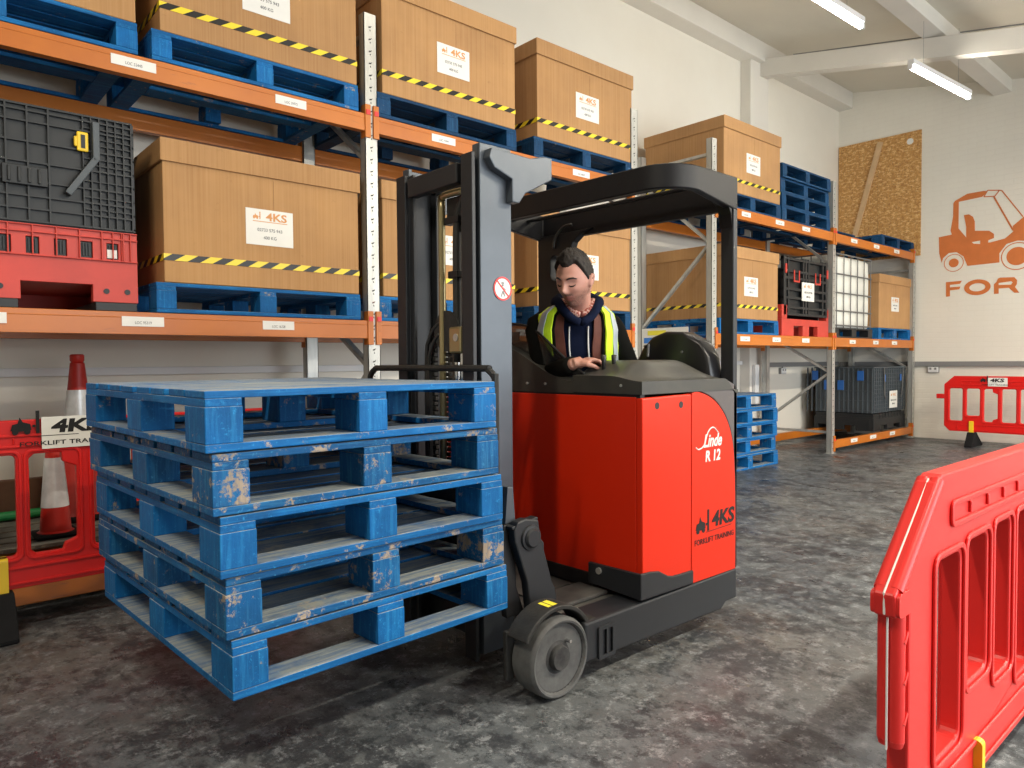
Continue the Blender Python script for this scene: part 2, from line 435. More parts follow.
wline2([(3.121,3.567),(2.979,3.541),(3.034,3.468),(3.167,3.483),(3.121,3.567)]); wline2([(2.979,3.541),(2.951,3.532),(2.699,3.13)]); wline2([(3.044,3.461),(2.811,2.961)], .02)
lg.prism([(2.20,2.60),(2.12,2.60),(2.12,4.05),(2.20,4.05)], d0, d1, 'YZ'); lg.prism([(2.12,2.62),(1.45,2.62),(1.45,2.66),(2.12,2.68)], d0, d1, 'YZ')
lo = lg.build('painted_forklift_logo', 'wall_orange', wf)
lt = MB()
lt.prism([(3.634,2.317),(3.427,2.321),(3.453,2.278),(3.582,2.273),(3.582,2.237),(3.446,2.239),(3.46,2.199),(3.581,2.193),(3.58,2.106),(3.631,2.103)], d0, d1, 'YZ')
def ell(cx, cz, a, b, n=32): return [(cx+a*math.cos(2*PI*k/n), cz+b*math.sin(2*PI*k/n)) for k in range(n)]
lt.prism(ell(3.233, 2.21, .165, .112), d0, d1, 'YZ', [ell(3.233, 2.21, .10, .058)])
lt.prism([(3.029,2.235),(3.001,2.261),(2.983,2.31),(2.955,2.322),(2.79,2.313),(2.758,2.272),(2.758,2.218),(2.779,2.177),(2.729,2.093),(2.787,2.098),(2.852,2.172),(2.972,2.171),(2.971,2.099),(3.027,2.099)], d0, d1, 'YZ', [[(2.973,2.248),(2.973,2.221),(2.825,2.213),(2.807,2.244),(2.825,2.261)]])
lt.prism([(2.665,2.095),(2.61,2.095),(2.61,2.17),(2.44,2.09),(2.36,2.09),(2.56,2.205),(2.37,2.32),(2.45,2.32),(2.61,2.235),(2.61,2.32),(2.665,2.32)], d0, d1, 'YZ')
lt.build('painted_lettering', 'wall_orange', wf)
text('painted_lettering', 'LIFT', 'wall_orange', wf, (XW-.002, 2.25, 2.205), RX, .31, 1.45, bold=.012, align='LEFT')
# cable trunking and sockets
tr = MB().box(.0, 8.76, YW-.047, YW-.002, 1.13, 1.182)
tag(tr.build('cable_trunking', 'duct_white', bevel=.003), 'pale cable trunking running along the left wall behind the racking', 'trunking')
tag(MB().box(XW-.05, XW-.002, -2, YW-.06, 1.08, 1.15).box(9.25, XW-.052, YW-.047, YW-.002, 1.09, 1.155).build('cable_trunking', 'trunking_grey', bevel=.003), 'grey cable trunking along the far wall above the red barrier', 'trunking')
tag(MB().box(8.83, 8.93, YW-.20, YW-.153, .6, 1.13).build('cable_duct', 'duct_white', bevel=.003), 'short white vertical duct dropping from the trunking on the column', 'duct')
def socket(name, loc, rx, label):
    t = thing(name, label, 'socket', loc, rx)
    MB().box(-.075, .075, -.04, 0, -.045, .045).build('back_box', 'trunking_grey', t, bevel=.004)
    MB().box(-.07, .07, -.048, -.04, -.04, .04).build('face_plate', 'duct_white', t, bevel=.003)
    MB().box(-.045, -.02, -.056, -.048, 0, .03).box(.02, .045, -.056, -.048, 0, .03).build('switch', 'trunking_grey', t)
    MB().cyl((0, -.02, .045), (0, -.02, .085), .01, 8).build('conduit', 'trunking_grey', t)
socket('wall_socket', (XW, 3.78, 1.03), -PI/2, 'grey double socket on the far wall left of the red barrier')
socket('wall_socket', (9.9, YW-.001, 1.03), 0, 'grey double socket on the left wall beside the dark folding crate')
# strand board on far wall with batten
ob = thing('strand_board_panel', 'large strand board panel with a diagonal batten on the far wall above the racking', 'board', (XW-.002, 4.60, 3.0))
MB().box(-.02, 0, -.62, -.003, -.25, 1.63).box(-.02, 0, .003, .61, -.25, 1.635).build('board', 'strand_board', ob)
MB().prism([(-.08, 1.56), (0, 1.58), (.40, .1), (.32, .1)], -.05, -.02, 'YZ').build('batten', 'wood_batten', ob, bevel=.003)
MB().prism(rrect(-.51, -.42, 1.44, 1.53, .04), -.026, -.02, 'YZ').build('round_plate', 'white_card', ob)
# tube lights
def tube_light(x0, x1, y0, y1, z, label):
    t = thing('tube_light', label, 'light', ((x0+x1)/2, (y0+y1)/2, z), math.atan2(y1-y0, x1-x0), 'fluorescent tube lights')
    L = (x1-x0)/2
    MB().box(-L, L, -.035, .035, .03, .085).build('housing', 'duct_white', t, bevel=.006)
    MB().cyl((-L+.03, 0, 0), (L-.03, 0, 0), .022, 12).build('tube', 'lit_tube', t, smooth=True)
    for s in (-1, 1):
        MB().box(s*L-.02, s*L+.02, -.022, .022, -.02, .035).build('end_cap', 'duct_white', t, bevel=.004)
        MB().cyl((s*L*.6, 0, .085), (s*L*.6, 0, ceil_z((y0+y1)/2)-z-.006), .0016, 6).build('hanger', 'trunking_grey', t)
tube_light(5.60, 7.07, 2.99, 2.93, 4.36, 'fluorescent tube light at the top edge, nearer of the two')
tube_light(8.27, 9.78, 2.92, 2.80, 4.30, 'fluorescent tube light hanging below the white rafter, farther of the two')

# ------------------------------------------------------------------ racking
YF, YR = 4.05, 4.96
ZU, ZL, ZB = (2.673, 2.781), (1.355, 1.47), (.065, .165)
def upright(y, x, z1, front, parent, sy=1):
    mb = MB()
    w, d, t = .045, .065, .003
    # C section open towards the rack depth
    mb.box(x-w, x+w, y, y+t*1.5, 0, z1)
    s = 1
    for q in (-1, 1):
        a, b = sorted((x+q*w, x+q*(w-t*1.5))); mb.box(a, b, y, y+d, 0, z1)
        a, b = sorted((x+q*w, x+q*(w-.018))); mb.box(a, b, y+d-t, y+d, 0, z1)
    mb.box(x-.06, x+.06, y-.015, y+d+.015, 0, .008)
    mb.mi = 1
    z = .06
    while z < z1-.02 and front:
        mb.prism([(x-.012, z), (x+.004, z+.004), (x+.012, z+.018), (x+.002, z+.012), (x-.010, z+.010)], y-.0012, y+.001)
        mb.prism([(x-.004, z-.018), (x+.004, z-.018), (x+.001, z-.008), (x-.003, z-.008)], y-.0012, y+.001)
        z += .076
    return mb.build('upright', ['galvanised_steel', 'slot_dark'], parent)
def frame(rack, x, z1, nodes):
    f = upright(YF-.02, x, z1, True, rack)
    upright(YR-.045, x, z1, False, rack)
    zz = nodes
    for i, (a, b) in enumerate(zip(zz, zz[1:])):
        ya, yb = (YR-.02, YF+.02) if i % 2 == 0 else (YF+.02, YR-.02)
        MB().bar((x, ya, a), (x, yb, b), .03, .045, up=(1, 0, 0)).build('brace', 'galvanised_steel', rack, bevel=.003)
    for z in (.27, nodes[-1]+.15):
        MB().bar((x, YF+.02, z), (x, YR-.02, z), .03, .045, up=(1, 0, 0)).build('brace', 'galvanised_steel', rack, bevel=.003)
def beam(rack, x0, x1, y, z, labels=(), front=True):
    mb = MB().box(x0+.046, x1-.046, y-.025, y+.025, z[0], z[1])
    if z[0] > .3: mb.box(x0+.046, x1-.046, y-.027 if front else y-.020, y+.02, z[1]-.03, z[1]-.026)
    b = mb.build('beam', 'orange_steel', rack, bevel=.005)
    for x, s in ((x0, 1), (x1, -1)):
        a, c = sorted((x+s*.010, x+s*.05))
        yy = y-.03 if front else y-.02
        MB().box(a, c, yy-.003, yy+.055, z[0]-.04, z[1]+.06).build('beam_connector', 'orange_steel', b, bevel=.002)
        if front: MB().box(a+.006, c-.006, yy-.008, yy-.003, z[1]-.005, z[1]+.025).build('safety_pin', 'red_pin', b)
    for a, c in labels:
        zc_ = (z[0]+z[1])/2+.008
        l = MB().box(a, c, y-.0275, y-.026, zc_-.024, zc_+.026).build('location_label', 'white_card', b)
        text('printed_text', 'LOC '+str(random.randint(10000, 99999)), 'ink_grey', l, ((a+c)/2, y-.028, zc_-.006), RY, .021, .8, ext=.0003)
    return b
XA = (-.28, 2.375, 5.024); XB = (6.286, 8.969, 11.655)
ra = thing('pallet_rack', 'long pallet rack with orange beams nearest the left edge, two bays behind the truck', 'racking', (0,0,0), 0, None)
rb = thing('pallet_rack', 'farther pallet rack with orange beams reaching the far wall', 'racking', (0,0,0))
LA = {('A','u'): [(.89,1.10),(1.74,1.93)], ('B','u'): [(2.84,3.04),(4.23,4.43)], ('A','l'): [(.25,.43),(.91,1.11),(1.64,1.83)], ('B','l'): [(2.9,3.1),(3.6,3.8)],
      ('C','u'): [(6.79,6.97),(7.50,7.69),(8.12,8.31)], ('D','u'): [(9.44,9.63),(10.16,10.34),(10.86,11.05)], ('C','l'): [(6.77,6.96),(7.44,7.62),(8.13,8.31)], ('D','l'): [(9.42,9.60),(10.16,10.34),(10.81,11.0)], ('D','b'): [(9.48,9.68),(10.09,10.29),(10.77,10.95)]}
frame(ra, XA[0], 3.42, [.45, 1.16, 1.66, 2.49, 3.15])
for x in XA[1:]: frame(ra, x, 3.42, [.45, 1.16, 1.66, 2.49, 3.15])
for x in XB[:2]: frame(rb, x, 3.42, [.39, 1.03, 1.54, 2.38, 3.12])
frame(rb, XB[2], 2.84, [.39, 1.03, 1.54, 2.38])
for rack, xs, keys in ((ra, XA, 'AB'), (rb, XB, 'CD')):
    for i, k in enumerate(keys):
        x0, x1 = xs[i], xs[i+1]
        beam(rack, x0, x1, YF, ZU, LA[(k, 'u')]); beam(rack, x0, x1, YR, ZU, front=False)
        beam(rack, x0, x1, YF, ZL, LA[(k, 'l')]); beam(rack, x0, x1, YR, ZL, front=False)
        if k in 'AD': beam(rack, x0, x1, YF, ZB, LA.get((k, 'b'), ()))
        beam(rack, x0, x1, YR, ZB, front=False)
ls = thing('load_sign', 'white load notice with yellow and blue bands on the rack frame behind the seat', 'sign', (6.235, 4.60, 1.385))
MB().box(-.004, 0, -.30, .30, -.16, .16).build('plate', 'white_card', ls)
MB().box(-.006, -.004, -.02, .22, .085, .135).build('yellow_band', 'sign_yellow', ls)
MB().box(-.006, -.004, .0, .27, .0, .06).build('blue_band', 'sign_blue', ls)
MB().box(-.006, -.004, .0, .27, -.09, -.03).build('red_band', 'red_pin', ls)

# ------------------------------------------------------------------ pallets
PH = .1625
def make_pallet(name, L, W, mat, label, group=None, boards=8):
    # L along x (lead edge boards' length), W along y
    t = thing(name, label, 'pallet', (0,0,0), 0, group)
    bt = .022
    td = MB(); bw = W/boards
    rr = random.Random(len(label))
    for k in range(boards):
        g = .026 if k not in (0, boards-1) else .010
        e = rr.uniform(0, .006)
        td.box(e, L-e*.6, k*bw+g*.5, (k+1)*bw-g*.5, PH-bt-rr.uniform(0, .001), PH-rr.uniform(0, .003))
    td.build('top_deck', mat+'_along', t, bevel=.003)
    xs = (0, L/2-.05, L-.1); ys = (0, W/2-.0725, W-.145)
    for x in xs: MB().box(x+.002, x+.098, .002, W-.002, PH-2*bt, PH-bt-.0005).build('stringer_board', mat+'_across', t, bevel=.002)
    for x in xs:
        for y in ys:
            MB().box(x, x+.1, y, y+.145, bt, PH-2*bt).build('block', mat, t, bevel=.003)
    bf = MB()
    for x in (xs[0], xs[2]): bf.box(x, x+.1, .101, W-.101, .001, bt)
    for y in (0, W/2-.05, W-.1): bf.box(0 if y in (0, W-.1) else .101, L if y in (0, W-.1) else L-.101, y, y+.1, 0, bt)
    bf.build('base_frame', mat+'_along', t, bevel=.003)
    return t
def place(o, loc, rz=0, label=None, group=None):
    o.location = loc; o.rotation_euler = (0, 0, rz)
    if label: o['label'] = label
    if group: o['group'] = group
    return o
ORD = ['topmost', 'second', 'third', 'fourth', 'lowest']
hero = [(.606, 1.868, 1.134), (.622, 1.870, .9685), (.637, 1.868, .803), (.650, 1.872, .6385), (.664, 1.872, .473)]
hl = ['blue pallet topmost of the stack carried by the truck, bare deck boards showing',
      'second blue pallet from the top of the truck stack, chipped to bare wood',
      'middle blue pallet of the stack of five on the truck',
      'blue pallet fourth from the top of the stack on the truck',
      'lowest blue pallet of the stack on the truck, resting on the forks']
for i, (x, y, zt) in enumerate(hero):
    p = make_pallet('wooden_pallet', 1.0, 1.2, 'worn_blue_pallet_paint' if i in (1, 3) else 'blue_pallet_paint', hl[i]+' ', 'pallets carried by the truck', 8 if i != 3 else 7)
    p['label'] = hl[i]
    place(p, (x, y, zt-PH), R([2.0, 2.3, 2.2, 2.6, 2.5][i]))
# stencilled mark on the corner block of the fourth pallet
proto = make_pallet('wooden_pallet', 1.2, 1.0, 'blue_pallet_paint', 'x', None, 8)
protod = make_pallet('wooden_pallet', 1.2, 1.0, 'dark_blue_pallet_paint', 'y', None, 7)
used = set()
def put_pallet(src, loc, label, group, rz=0):
    o = copy_tree(src) if src.name in used else src
    used.add(src.name)
    return place(o, loc, rz, label, group)
# cardboard boxes
def make_box(tape=True):
    t = thing('cardboard_box', 'x', 'box')
    b = MB().box(0, 1.15, 0, 1.0, 0, .70)
    b.build('body', 'cardboard', t, bevel=.004)
    MB().box(.60, .602, -.0006, 0, .455, .62).build('seam', 'fold_line', t)
    MB().prism([(-.012, .635), (1.162, .635), (1.162, .755), (-.012, .755)], -.012, 1.012).build('lid', 'cardboard', t, bevel=.005)
    if tape:
        m = MB(); z0, z1 = .115, .150; e = .0025
        rr = random.Random(3)
        m.box(-e, 1.15+e, -e, 0, z0, z1); m.box(-e, 1.15+e, 1.0, 1.0+e, z0, z1); m.box(-e, 0, 0, 1, z0, z1); m.box(1.15, 1.15+e, 0, 1, z0, z1)
        m.build('hazard_tape', 'hazard_tape', t)
    l = MB().box(.435, .715, -.0025, -.001, .245, .45).build('address_label', 'white_card', t)
    lm = MB(); forklift_icon(lm, .475, .395, .032, -.0032, -.0024); lm.box(.475, .68, -.0032, -.0024, .378, .382); lm.build('printed_logo', 'ink_orange', l)
    text('printed_logo', '4KS', 'ink_orange', l, (.615, -.003, .408), RY, .062, 1.25, bold=.0015)
    text('printed_text', '02733 575 943', 'ink_grey', l, (.575, -.003, .332), RY, .026, .95)
    text('printed_text', '400 KG', 'ink_grey', l, (.575, -.003, .288), RY, .026, .95)
    return t
bx = make_box(True); bx2 = make_box(False)
BX = [ # x, y, level, label, tape
 (1.125, 4.03, 'u', 'cardboard box on the top beams directly above the one beside the black and red crate'),
 (-.14, 4.03, 'u', 'cardboard box cut by the top left corner of the picture, on a blue pallet'),
 (2.46, 4.03, 'u', 'lidded cardboard box on the top beams just right of the perforated grey upright'),
 (3.85, 4.04, 'u', 'lidded cardboard box on the top beams above the driver and mast'),
 (6.49, 4.05, 'u', 'lidded cardboard box on the top beams left of the four stacked pallets'),
 (1.12, 4.03, 'l', 'large cardboard box on the lower beams beside the black and red crate'),
 (2.46, 4.05, 'l', 'cardboard box on the lower beams mostly hidden behind the mast'),
 (3.85, 4.05, 'l', 'cardboard box on the lower beams directly behind the driver'),
 (6.45, 4.05, 'l', 'lidded cardboard box on the lower beams left of the crate with red base'),
 (10.46, 4.07, 'l', 'cardboard box without tape at the far end beside the white tank')]
PL = ['blue pallet on the top beams under the box above the big labelled box', 'blue pallet in the top left corner of the picture under a cardboard box',
 'blue pallet on the top beams right of the perforated grey upright', 'blue pallet on the top beams above the driver',
 'blue pallet on the top beams left of the four stacked pallets', 'blue pallet on the lower beams beside the black and red crate',
 'blue pallet on the lower beams mostly hidden behind the mast', 'blue pallet on the lower beams behind the driver',
 'blue pallet on the lower beams left of the crate with red base', 'blue pallet at the far end of the lower beams beside the white tank']
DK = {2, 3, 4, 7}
firstb = True
for i, (x, y, lv, lab) in enumerate(BX):
    z = ZU[1] if lv == 'u' else ZL[1]
    z += .002
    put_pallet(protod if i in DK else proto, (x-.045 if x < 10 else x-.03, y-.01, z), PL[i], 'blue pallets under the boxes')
    if i == 9: o = bx2
    elif firstb: o = bx; firstb = False
    else: o = copy_tree(bx)
    place(o, (x, y, z+PH+.001), 0, lab, 'lidded cardboard boxes on the racking')
for k in range(4):
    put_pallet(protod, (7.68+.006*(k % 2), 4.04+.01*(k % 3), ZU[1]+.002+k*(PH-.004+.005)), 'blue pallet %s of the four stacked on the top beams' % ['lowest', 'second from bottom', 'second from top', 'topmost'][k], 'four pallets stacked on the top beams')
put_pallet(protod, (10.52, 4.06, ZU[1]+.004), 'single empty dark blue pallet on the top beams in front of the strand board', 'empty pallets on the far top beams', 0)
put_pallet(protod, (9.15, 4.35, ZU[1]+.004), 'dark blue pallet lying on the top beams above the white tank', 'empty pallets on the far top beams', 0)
for k in range(5):
    put_pallet(proto, (6.48-.01*(k % 2), 4.08+.012*((k*2) % 3), .001+k*(PH+.0005)), 'blue pallet %s of the stack of five on the floor behind the truck' % ['lowest', 'second from bottom', 'in the middle', 'second from top', 'topmost'][k], 'five pallets stacked on the floor')

# ------------------------------------------------------------------ black crate with red base (near left)
def crate_near():
    t = thing('folding_crate', 'black folding pallet crate on a red base at the left edge of the lower beams', 'crate', (-.17, 4.05, ZL[1]+.001))
    W, D = 1.165, 1.0
    mb = MB()
    mb.box(0, .14, 0, D, 0, .045); mb.box(.45, .65, 0, D, 0, .045); mb.box(.97, W-.005, 0, D, 0, .045)
    mb.box(.14, .45, D-.1, D, 0, .045).box(.65, .97, D-.1, D, 0, .045)
    mb.build('skid', 'crate_black', t, bevel=.004)
    RX_ = (.025, .135, .245, .355, .465, .575, .686, .80, .91, 1.025)
    holes = [[(x, .262), (x+.053, .262), (x+.053, .342), (x, .342)] for x in RX_]
    mb = MB().prism([(0,.045),(.14,.045),(.14,.13),(.45,.13),(.45,.045),(.66,.045),(.66,.13),(.96,.13),(.96,.045),(W,.045),(W,.40),(0,.40)], 0, .05, 'XZ', holes)
    mb.box(0, W, D-.05, D, .045, .40).box(0, .05, .05, D-.05, .045, .40).box(W-.05, W, .05, D-.05, .045, .40).box(.05, W-.05, .05, D-.05, .14, .17)
    for k in range(12): mb.box(.03+k*.097, .036+k*.097, -.012, 0, .25, .40)
    for z in (.25, .36, .394): mb.box(0, W, -.012, 0, z, z+.006)
    for x in (1.05, 1.09, 1.13): mb.box(x, x+.005, -.012, 0, .25, .40)
    b = mb.build('base', 'crate_red', t, bevel=.002)
    for x in RX_:
        m = MB().box(x+.003, x+.050, .012, .04, .264, .340)
        for q in (.010, .023, .036): m.box(x+q, x+q+.006, .004, .014, .272, .333)
        m.build('latch', 'crate_black', b)
    for x, z in ((.58, .10), (1.02, .10), (1.115, .10)): MB().cyl((x, -.003, z), (x, .002, z), .014, 12).build('stud', 'crate_black', b)
    w = MB().box(.01, W-.01, .02, .05, .40, .97).box(.01, W-.01, D-.05, D-.02, .40, .97).box(.01, .04, .05, D-.05, .40, .97).box(W-.04, W-.01, .05, D-.05, .40, .97)
    for k in range(10): w.box(.02+k*.085, .028+k*.085, 0, .02, .41, .96)
    for k in range(7): w.box(.93+k*.036, .936+k*.036, 0, .02, .41, .96)
    for z in (.41, .47, .53, .60, .69, .785, .88, .93, .955): w.box(.01, W-.01, .002, .02, z, z+.008)
    for z in (.50, .56, .64, .72, .75, .82, .85, .90): w.box(.93, W-.01, .004, .02, z, z+.006)
    for k in range(14): w.box(W-.02, W, .02+k*.07, .028+k*.07, .41, .96)
    for k in range(8): w.box(W-.02, W, .02, D-.02, .42+k*.07, .428+k*.07)
    w.build('side_wall', 'crate_black', t)
    MB().bar((.985, -.012, .93), (.985, -.012, .74), .03, .04, up=(0,1,0)).bar((.985, -.012, .75), (.86, -.012, .56), .03, .04, up=(0,1,0)).build('strut', 'crate_grey', t, bevel=.004)
    MB().box(.905, .955, -.014, 0, .78, .875).box(.893, .907, -.014, 0, .80, .85).build('yellow_latch', 'yellow_plastic', t, bevel=.006)
    MB().box(.922, .940, -.017, -.014, .795, .86).build('latch', 'crate_black', t)
    lp = MB().box(.60, .78, -.012, .01, .58, .67)
    for q in (.62, .66, .70, .74): lp.box(q, q+.012, -.022, -.012, .59, .66)
    lp.build('latch_panel', 'crate_black', t, bevel=.003)
    MB().box(1.028, 1.072, .002, .010, .268, .31).build('card', 'white_card', t)
    return t
crate_near()
def crate_mid():
    t = thing('folding_crate', 'black lattice crate with red base and corner posts on the lower beams beside the tank', 'crate', (7.70, 4.05, ZL[1]+.001))
    W, D = 1.17, 1.0
    mb = MB().prism([(0,0),(.12,0),(.28,0),(.28,.12),(.50,.12),(.50,0),(.66,0),(.66,.12),(.88,.12),(.88,0),(W,0),(W,.2),(0,.2)], 0, .06)
    mb.box(0, .06, .06, D, 0, .2).box(W-.06, W, .06, D, 0, .2).box(.06, W-.06, D-.06, D, 0, .2).box(.06, W-.06, .06, D-.06, .13, .16)
    mb.box(0, .12, 0, .12, .2, .36).box(W-.06, W, 0, .1, .2, .34).box(0, .12, D-.12, D, .2, .36)
    mb.build('base', 'crate_red', t, bevel=.006)
    w = MB()
    w.box(.02, W-.02, D-.06, D-.03, .2, .93).box(.02, .045, .12, D-.06, .2, .93).box(W-.045, W-.02, .12, D-.06, .2, .93)
    w.box(.12, W-.05, .04, .06, .24, .92)
    for a, b in ((.04, .10), (.14, .17), (.50, .53), (.56, .60), (.63, .66), (1.0, 1.03), (1.09, 1.14)): w.box(a, b, .0, .04, .24, .92)
    for z in (.24, .32, .43, .53, .66, .74, .88): w.box(.04, W-.03, .002, .04, z, z+.028)
    for k in range(11): w.box(.0, .02, .12+k*.08, .135+k*.08, .2, .92)
    for k in range(9): w.box(.0, .02, .12, D-.04, .22+k*.08, .232+k*.08)
    w.build('side_wall', 'crate_black', t, bevel=.002)
    for x in (.06, 1.10): MB().box(x, x+.035, -.012, .0, .72, .83).build('red_latch', 'crate_red', t, bevel=.004)
    for x in (.27, .80): MB().box(x, x+.14, -.006, .0, .63, .65).box(x, x+.02, -.006, 0, .65, .77).box(x+.12, x+.14, -.006, 0, .65, .77).build('red_handle', 'crate_red', t)
    l = MB().box(.46, .76, -.01, -.002, .42, .64).build('address_label', 'white_card', t)
    lm = MB(); forklift_icon(lm, .50, .58, .03, -.012, -.010); lm.build('printed_logo', 'ink_orange', l)
    text('printed_logo', '4KS', 'ink_orange', l, (.64, -.011, .592), RY, .06, 1.2)
    text('printed_text', '02733 575 943', 'ink_black', l, (.61, -.011, .52), RY, .034, .95); text('printed_text', '400 KG', 'ink_black', l, (.61, -.011, .47), RY, .034, .95)
crate_mid()
def ibc():
    t = thing('liquid_tank', 'white plastic liquid tank in a grey wire cage on the lower beams', 'tank', (9.03, 4.05, ZL[1]+.001))
    W, D = 1.17, 1.0
    m = MB()
    for x in (0, W/2-.07, W-.14):
        for y in (0, D/2-.06, D-.12): m.box(x, x+.14, y, y+.12, .02, .11)
    m.box(0, W, 0, .1, 0, .02).box(0, W, D-.1, D, 0, .02).box(0, W, D/2-.05, D/2+.05, 0, .02).box(0, W, 0, D, .11, .13)
    m.build('pallet_base', 'crate_black', t, bevel=.003)
    b = MB(); 
    zs = [.13, .145, .33, .345, .36, .56, .575, .59, .80, .815, .83, 1.02, 1.05, 1.075]
    ins = [.05, .028, .022, .034, .022, .022, .034, .022, .022, .034, .022, .03, .06, .12]
    rings = []
    for z, i_ in zip(zs, ins):
        rings.append([b.b.verts.new((x, y, z)) for x, y in rrect(i_, W-i_, i_, D-i_, .09, 6)])
    for A, B in zip(rings, rings[1:]):
        for k in range(len(A)): b.face([A[k], A[(k+1) % len(A)], B[(k+1) % len(A)], B[k]])
    b.face(rings[0][::-1]); b.face(rings[-1])
    bo = b.build('bottle', 'tank_white', t, smooth='all')
    MB().cyl((W/2, D/2, 1.07), (W/2, D/2, 1.10), .09, 24).build('screw_cap', 'crate_black', bo)
    c = MB()
    for z in (.16, .345, .575, .815, 1.07):
        p = rrect(.004, W-.004, .004, D-.004, .05, 4); p = [(x, y, z) for x, y in p]+[(p[0][0], p[0][1], z)]
        c.tube(p, .009, 6)
    for k in range(6):
        x = .07+k*(W-.14)/5; 
        for y in (.004, D-.004): c.tube([(x, y, .13), (x, y, 1.07)], .0065, 6)
    for k in range(1, 7):
        y = .05+k*(D-.1)/7
        for x in (.004, W-.004): c.tube([(x, y, .13), (x, y, 1.07)], .0065, 6)
    c.build('wire_cage', 'cage_steel', t)
ibc()
def crate_far():
    t = thing('folding_crate', 'dark grey folding crate with blue latches on a black base on the floor beams', 'crate', (10.47, 4.13, ZB[1]+.001))
    W, D = 1.15, .86
    m = MB().prism([(0,0),(.25,0),(.25,.07),(.48,.07),(.48,0),(.72,0),(.72,.07),(.95,.07),(.95,0),(W,0),(W,.17),(0,.17)], 0, .05)
    m.prism([(0.05,0),(.25,0),(.25,.07),(.42,.07),(.42,0),(.62,0),(.62,.07),(.80,.07),(.80,0),(D,0),(D,.17),(.05,.17)], 0, .05, 'YZ')
    m.box(W-.05, W, .05, D, 0, .17).box(.05, W-.05, D-.05, D, 0, .17).box(.05, W-.05, .05, D-.05, .12, .16)
    for k in range(8): m.box(.2+k*.11, .215+k*.11, -.006, 0, .17, .26)
    m.box(0, W, 0, D, .17, .19).box(.006, W-.006, .006, D-.02, .19, .245)
    m.build('base', 'crate_black', t, bevel=.004)
    w = MB().box(.02, W-.02, .02, D-.02, .255, .90)
    for k in range(15): w.box(0, .02, .02+k*.067, .034+k*.067, .255, .905)
    for k in range(5): w.box(.004, .02, .02, D-.02, .28+k*.14, .292+k*.14)
    for k in range(18): w.box(.02+k*.067, .028+k*.067, .006, .02, .26, .905)
    for k in range(12): w.box(.02, W-.02, .008, .02, .26+k*.055, .266+k*.055)
    w.box(0, W, 0, D, .895, .915)
    w.build('side_wall', 'crate_grey', t)
    for y, z in ((.14, .72), (.42, .58), (.62, .58), (.80, .72)): MB().box(-.012, 0, y, y+.09, z, z+.14).build('blue_latch', 'crate_blue', t, bevel=.004)
    for x in (.36, .95): MB().box(x, x+.05, -.004, .006, .70, .80).build('blue_latch', 'crate_blue', t, bevel=.004)
    MB().tube([(.34, -.006, .90), (.36, -.006, .5), (.40, -.006, .46)], .008, 6).tube([(1.06, -.006, .90), (1.0, -.006, .5), (.97, -.006, .46)], .008, 6).build('strap', 'cage_steel', t)
    l = MB().box(.54, .82, -.01, -.002, .31, .56).build('address_label', 'white_card', t)
    lm = MB(); forklift_icon(lm, .58, .49, .03, -.012, -.010); lm.build('printed_logo', 'ink_orange', l)
    text('printed_logo', '4KS', 'ink_orange', l, (.71, -.011, .50), RY, .06, 1.2)
    text('printed_text', '02733 575 943', 'ink_black', l, (.68, -.011, .42), RY, .034, .95); text('printed_text', '400 KG', 'ink_black', l, (.68, -.011, .37), RY, .034, .95)
crate_far()

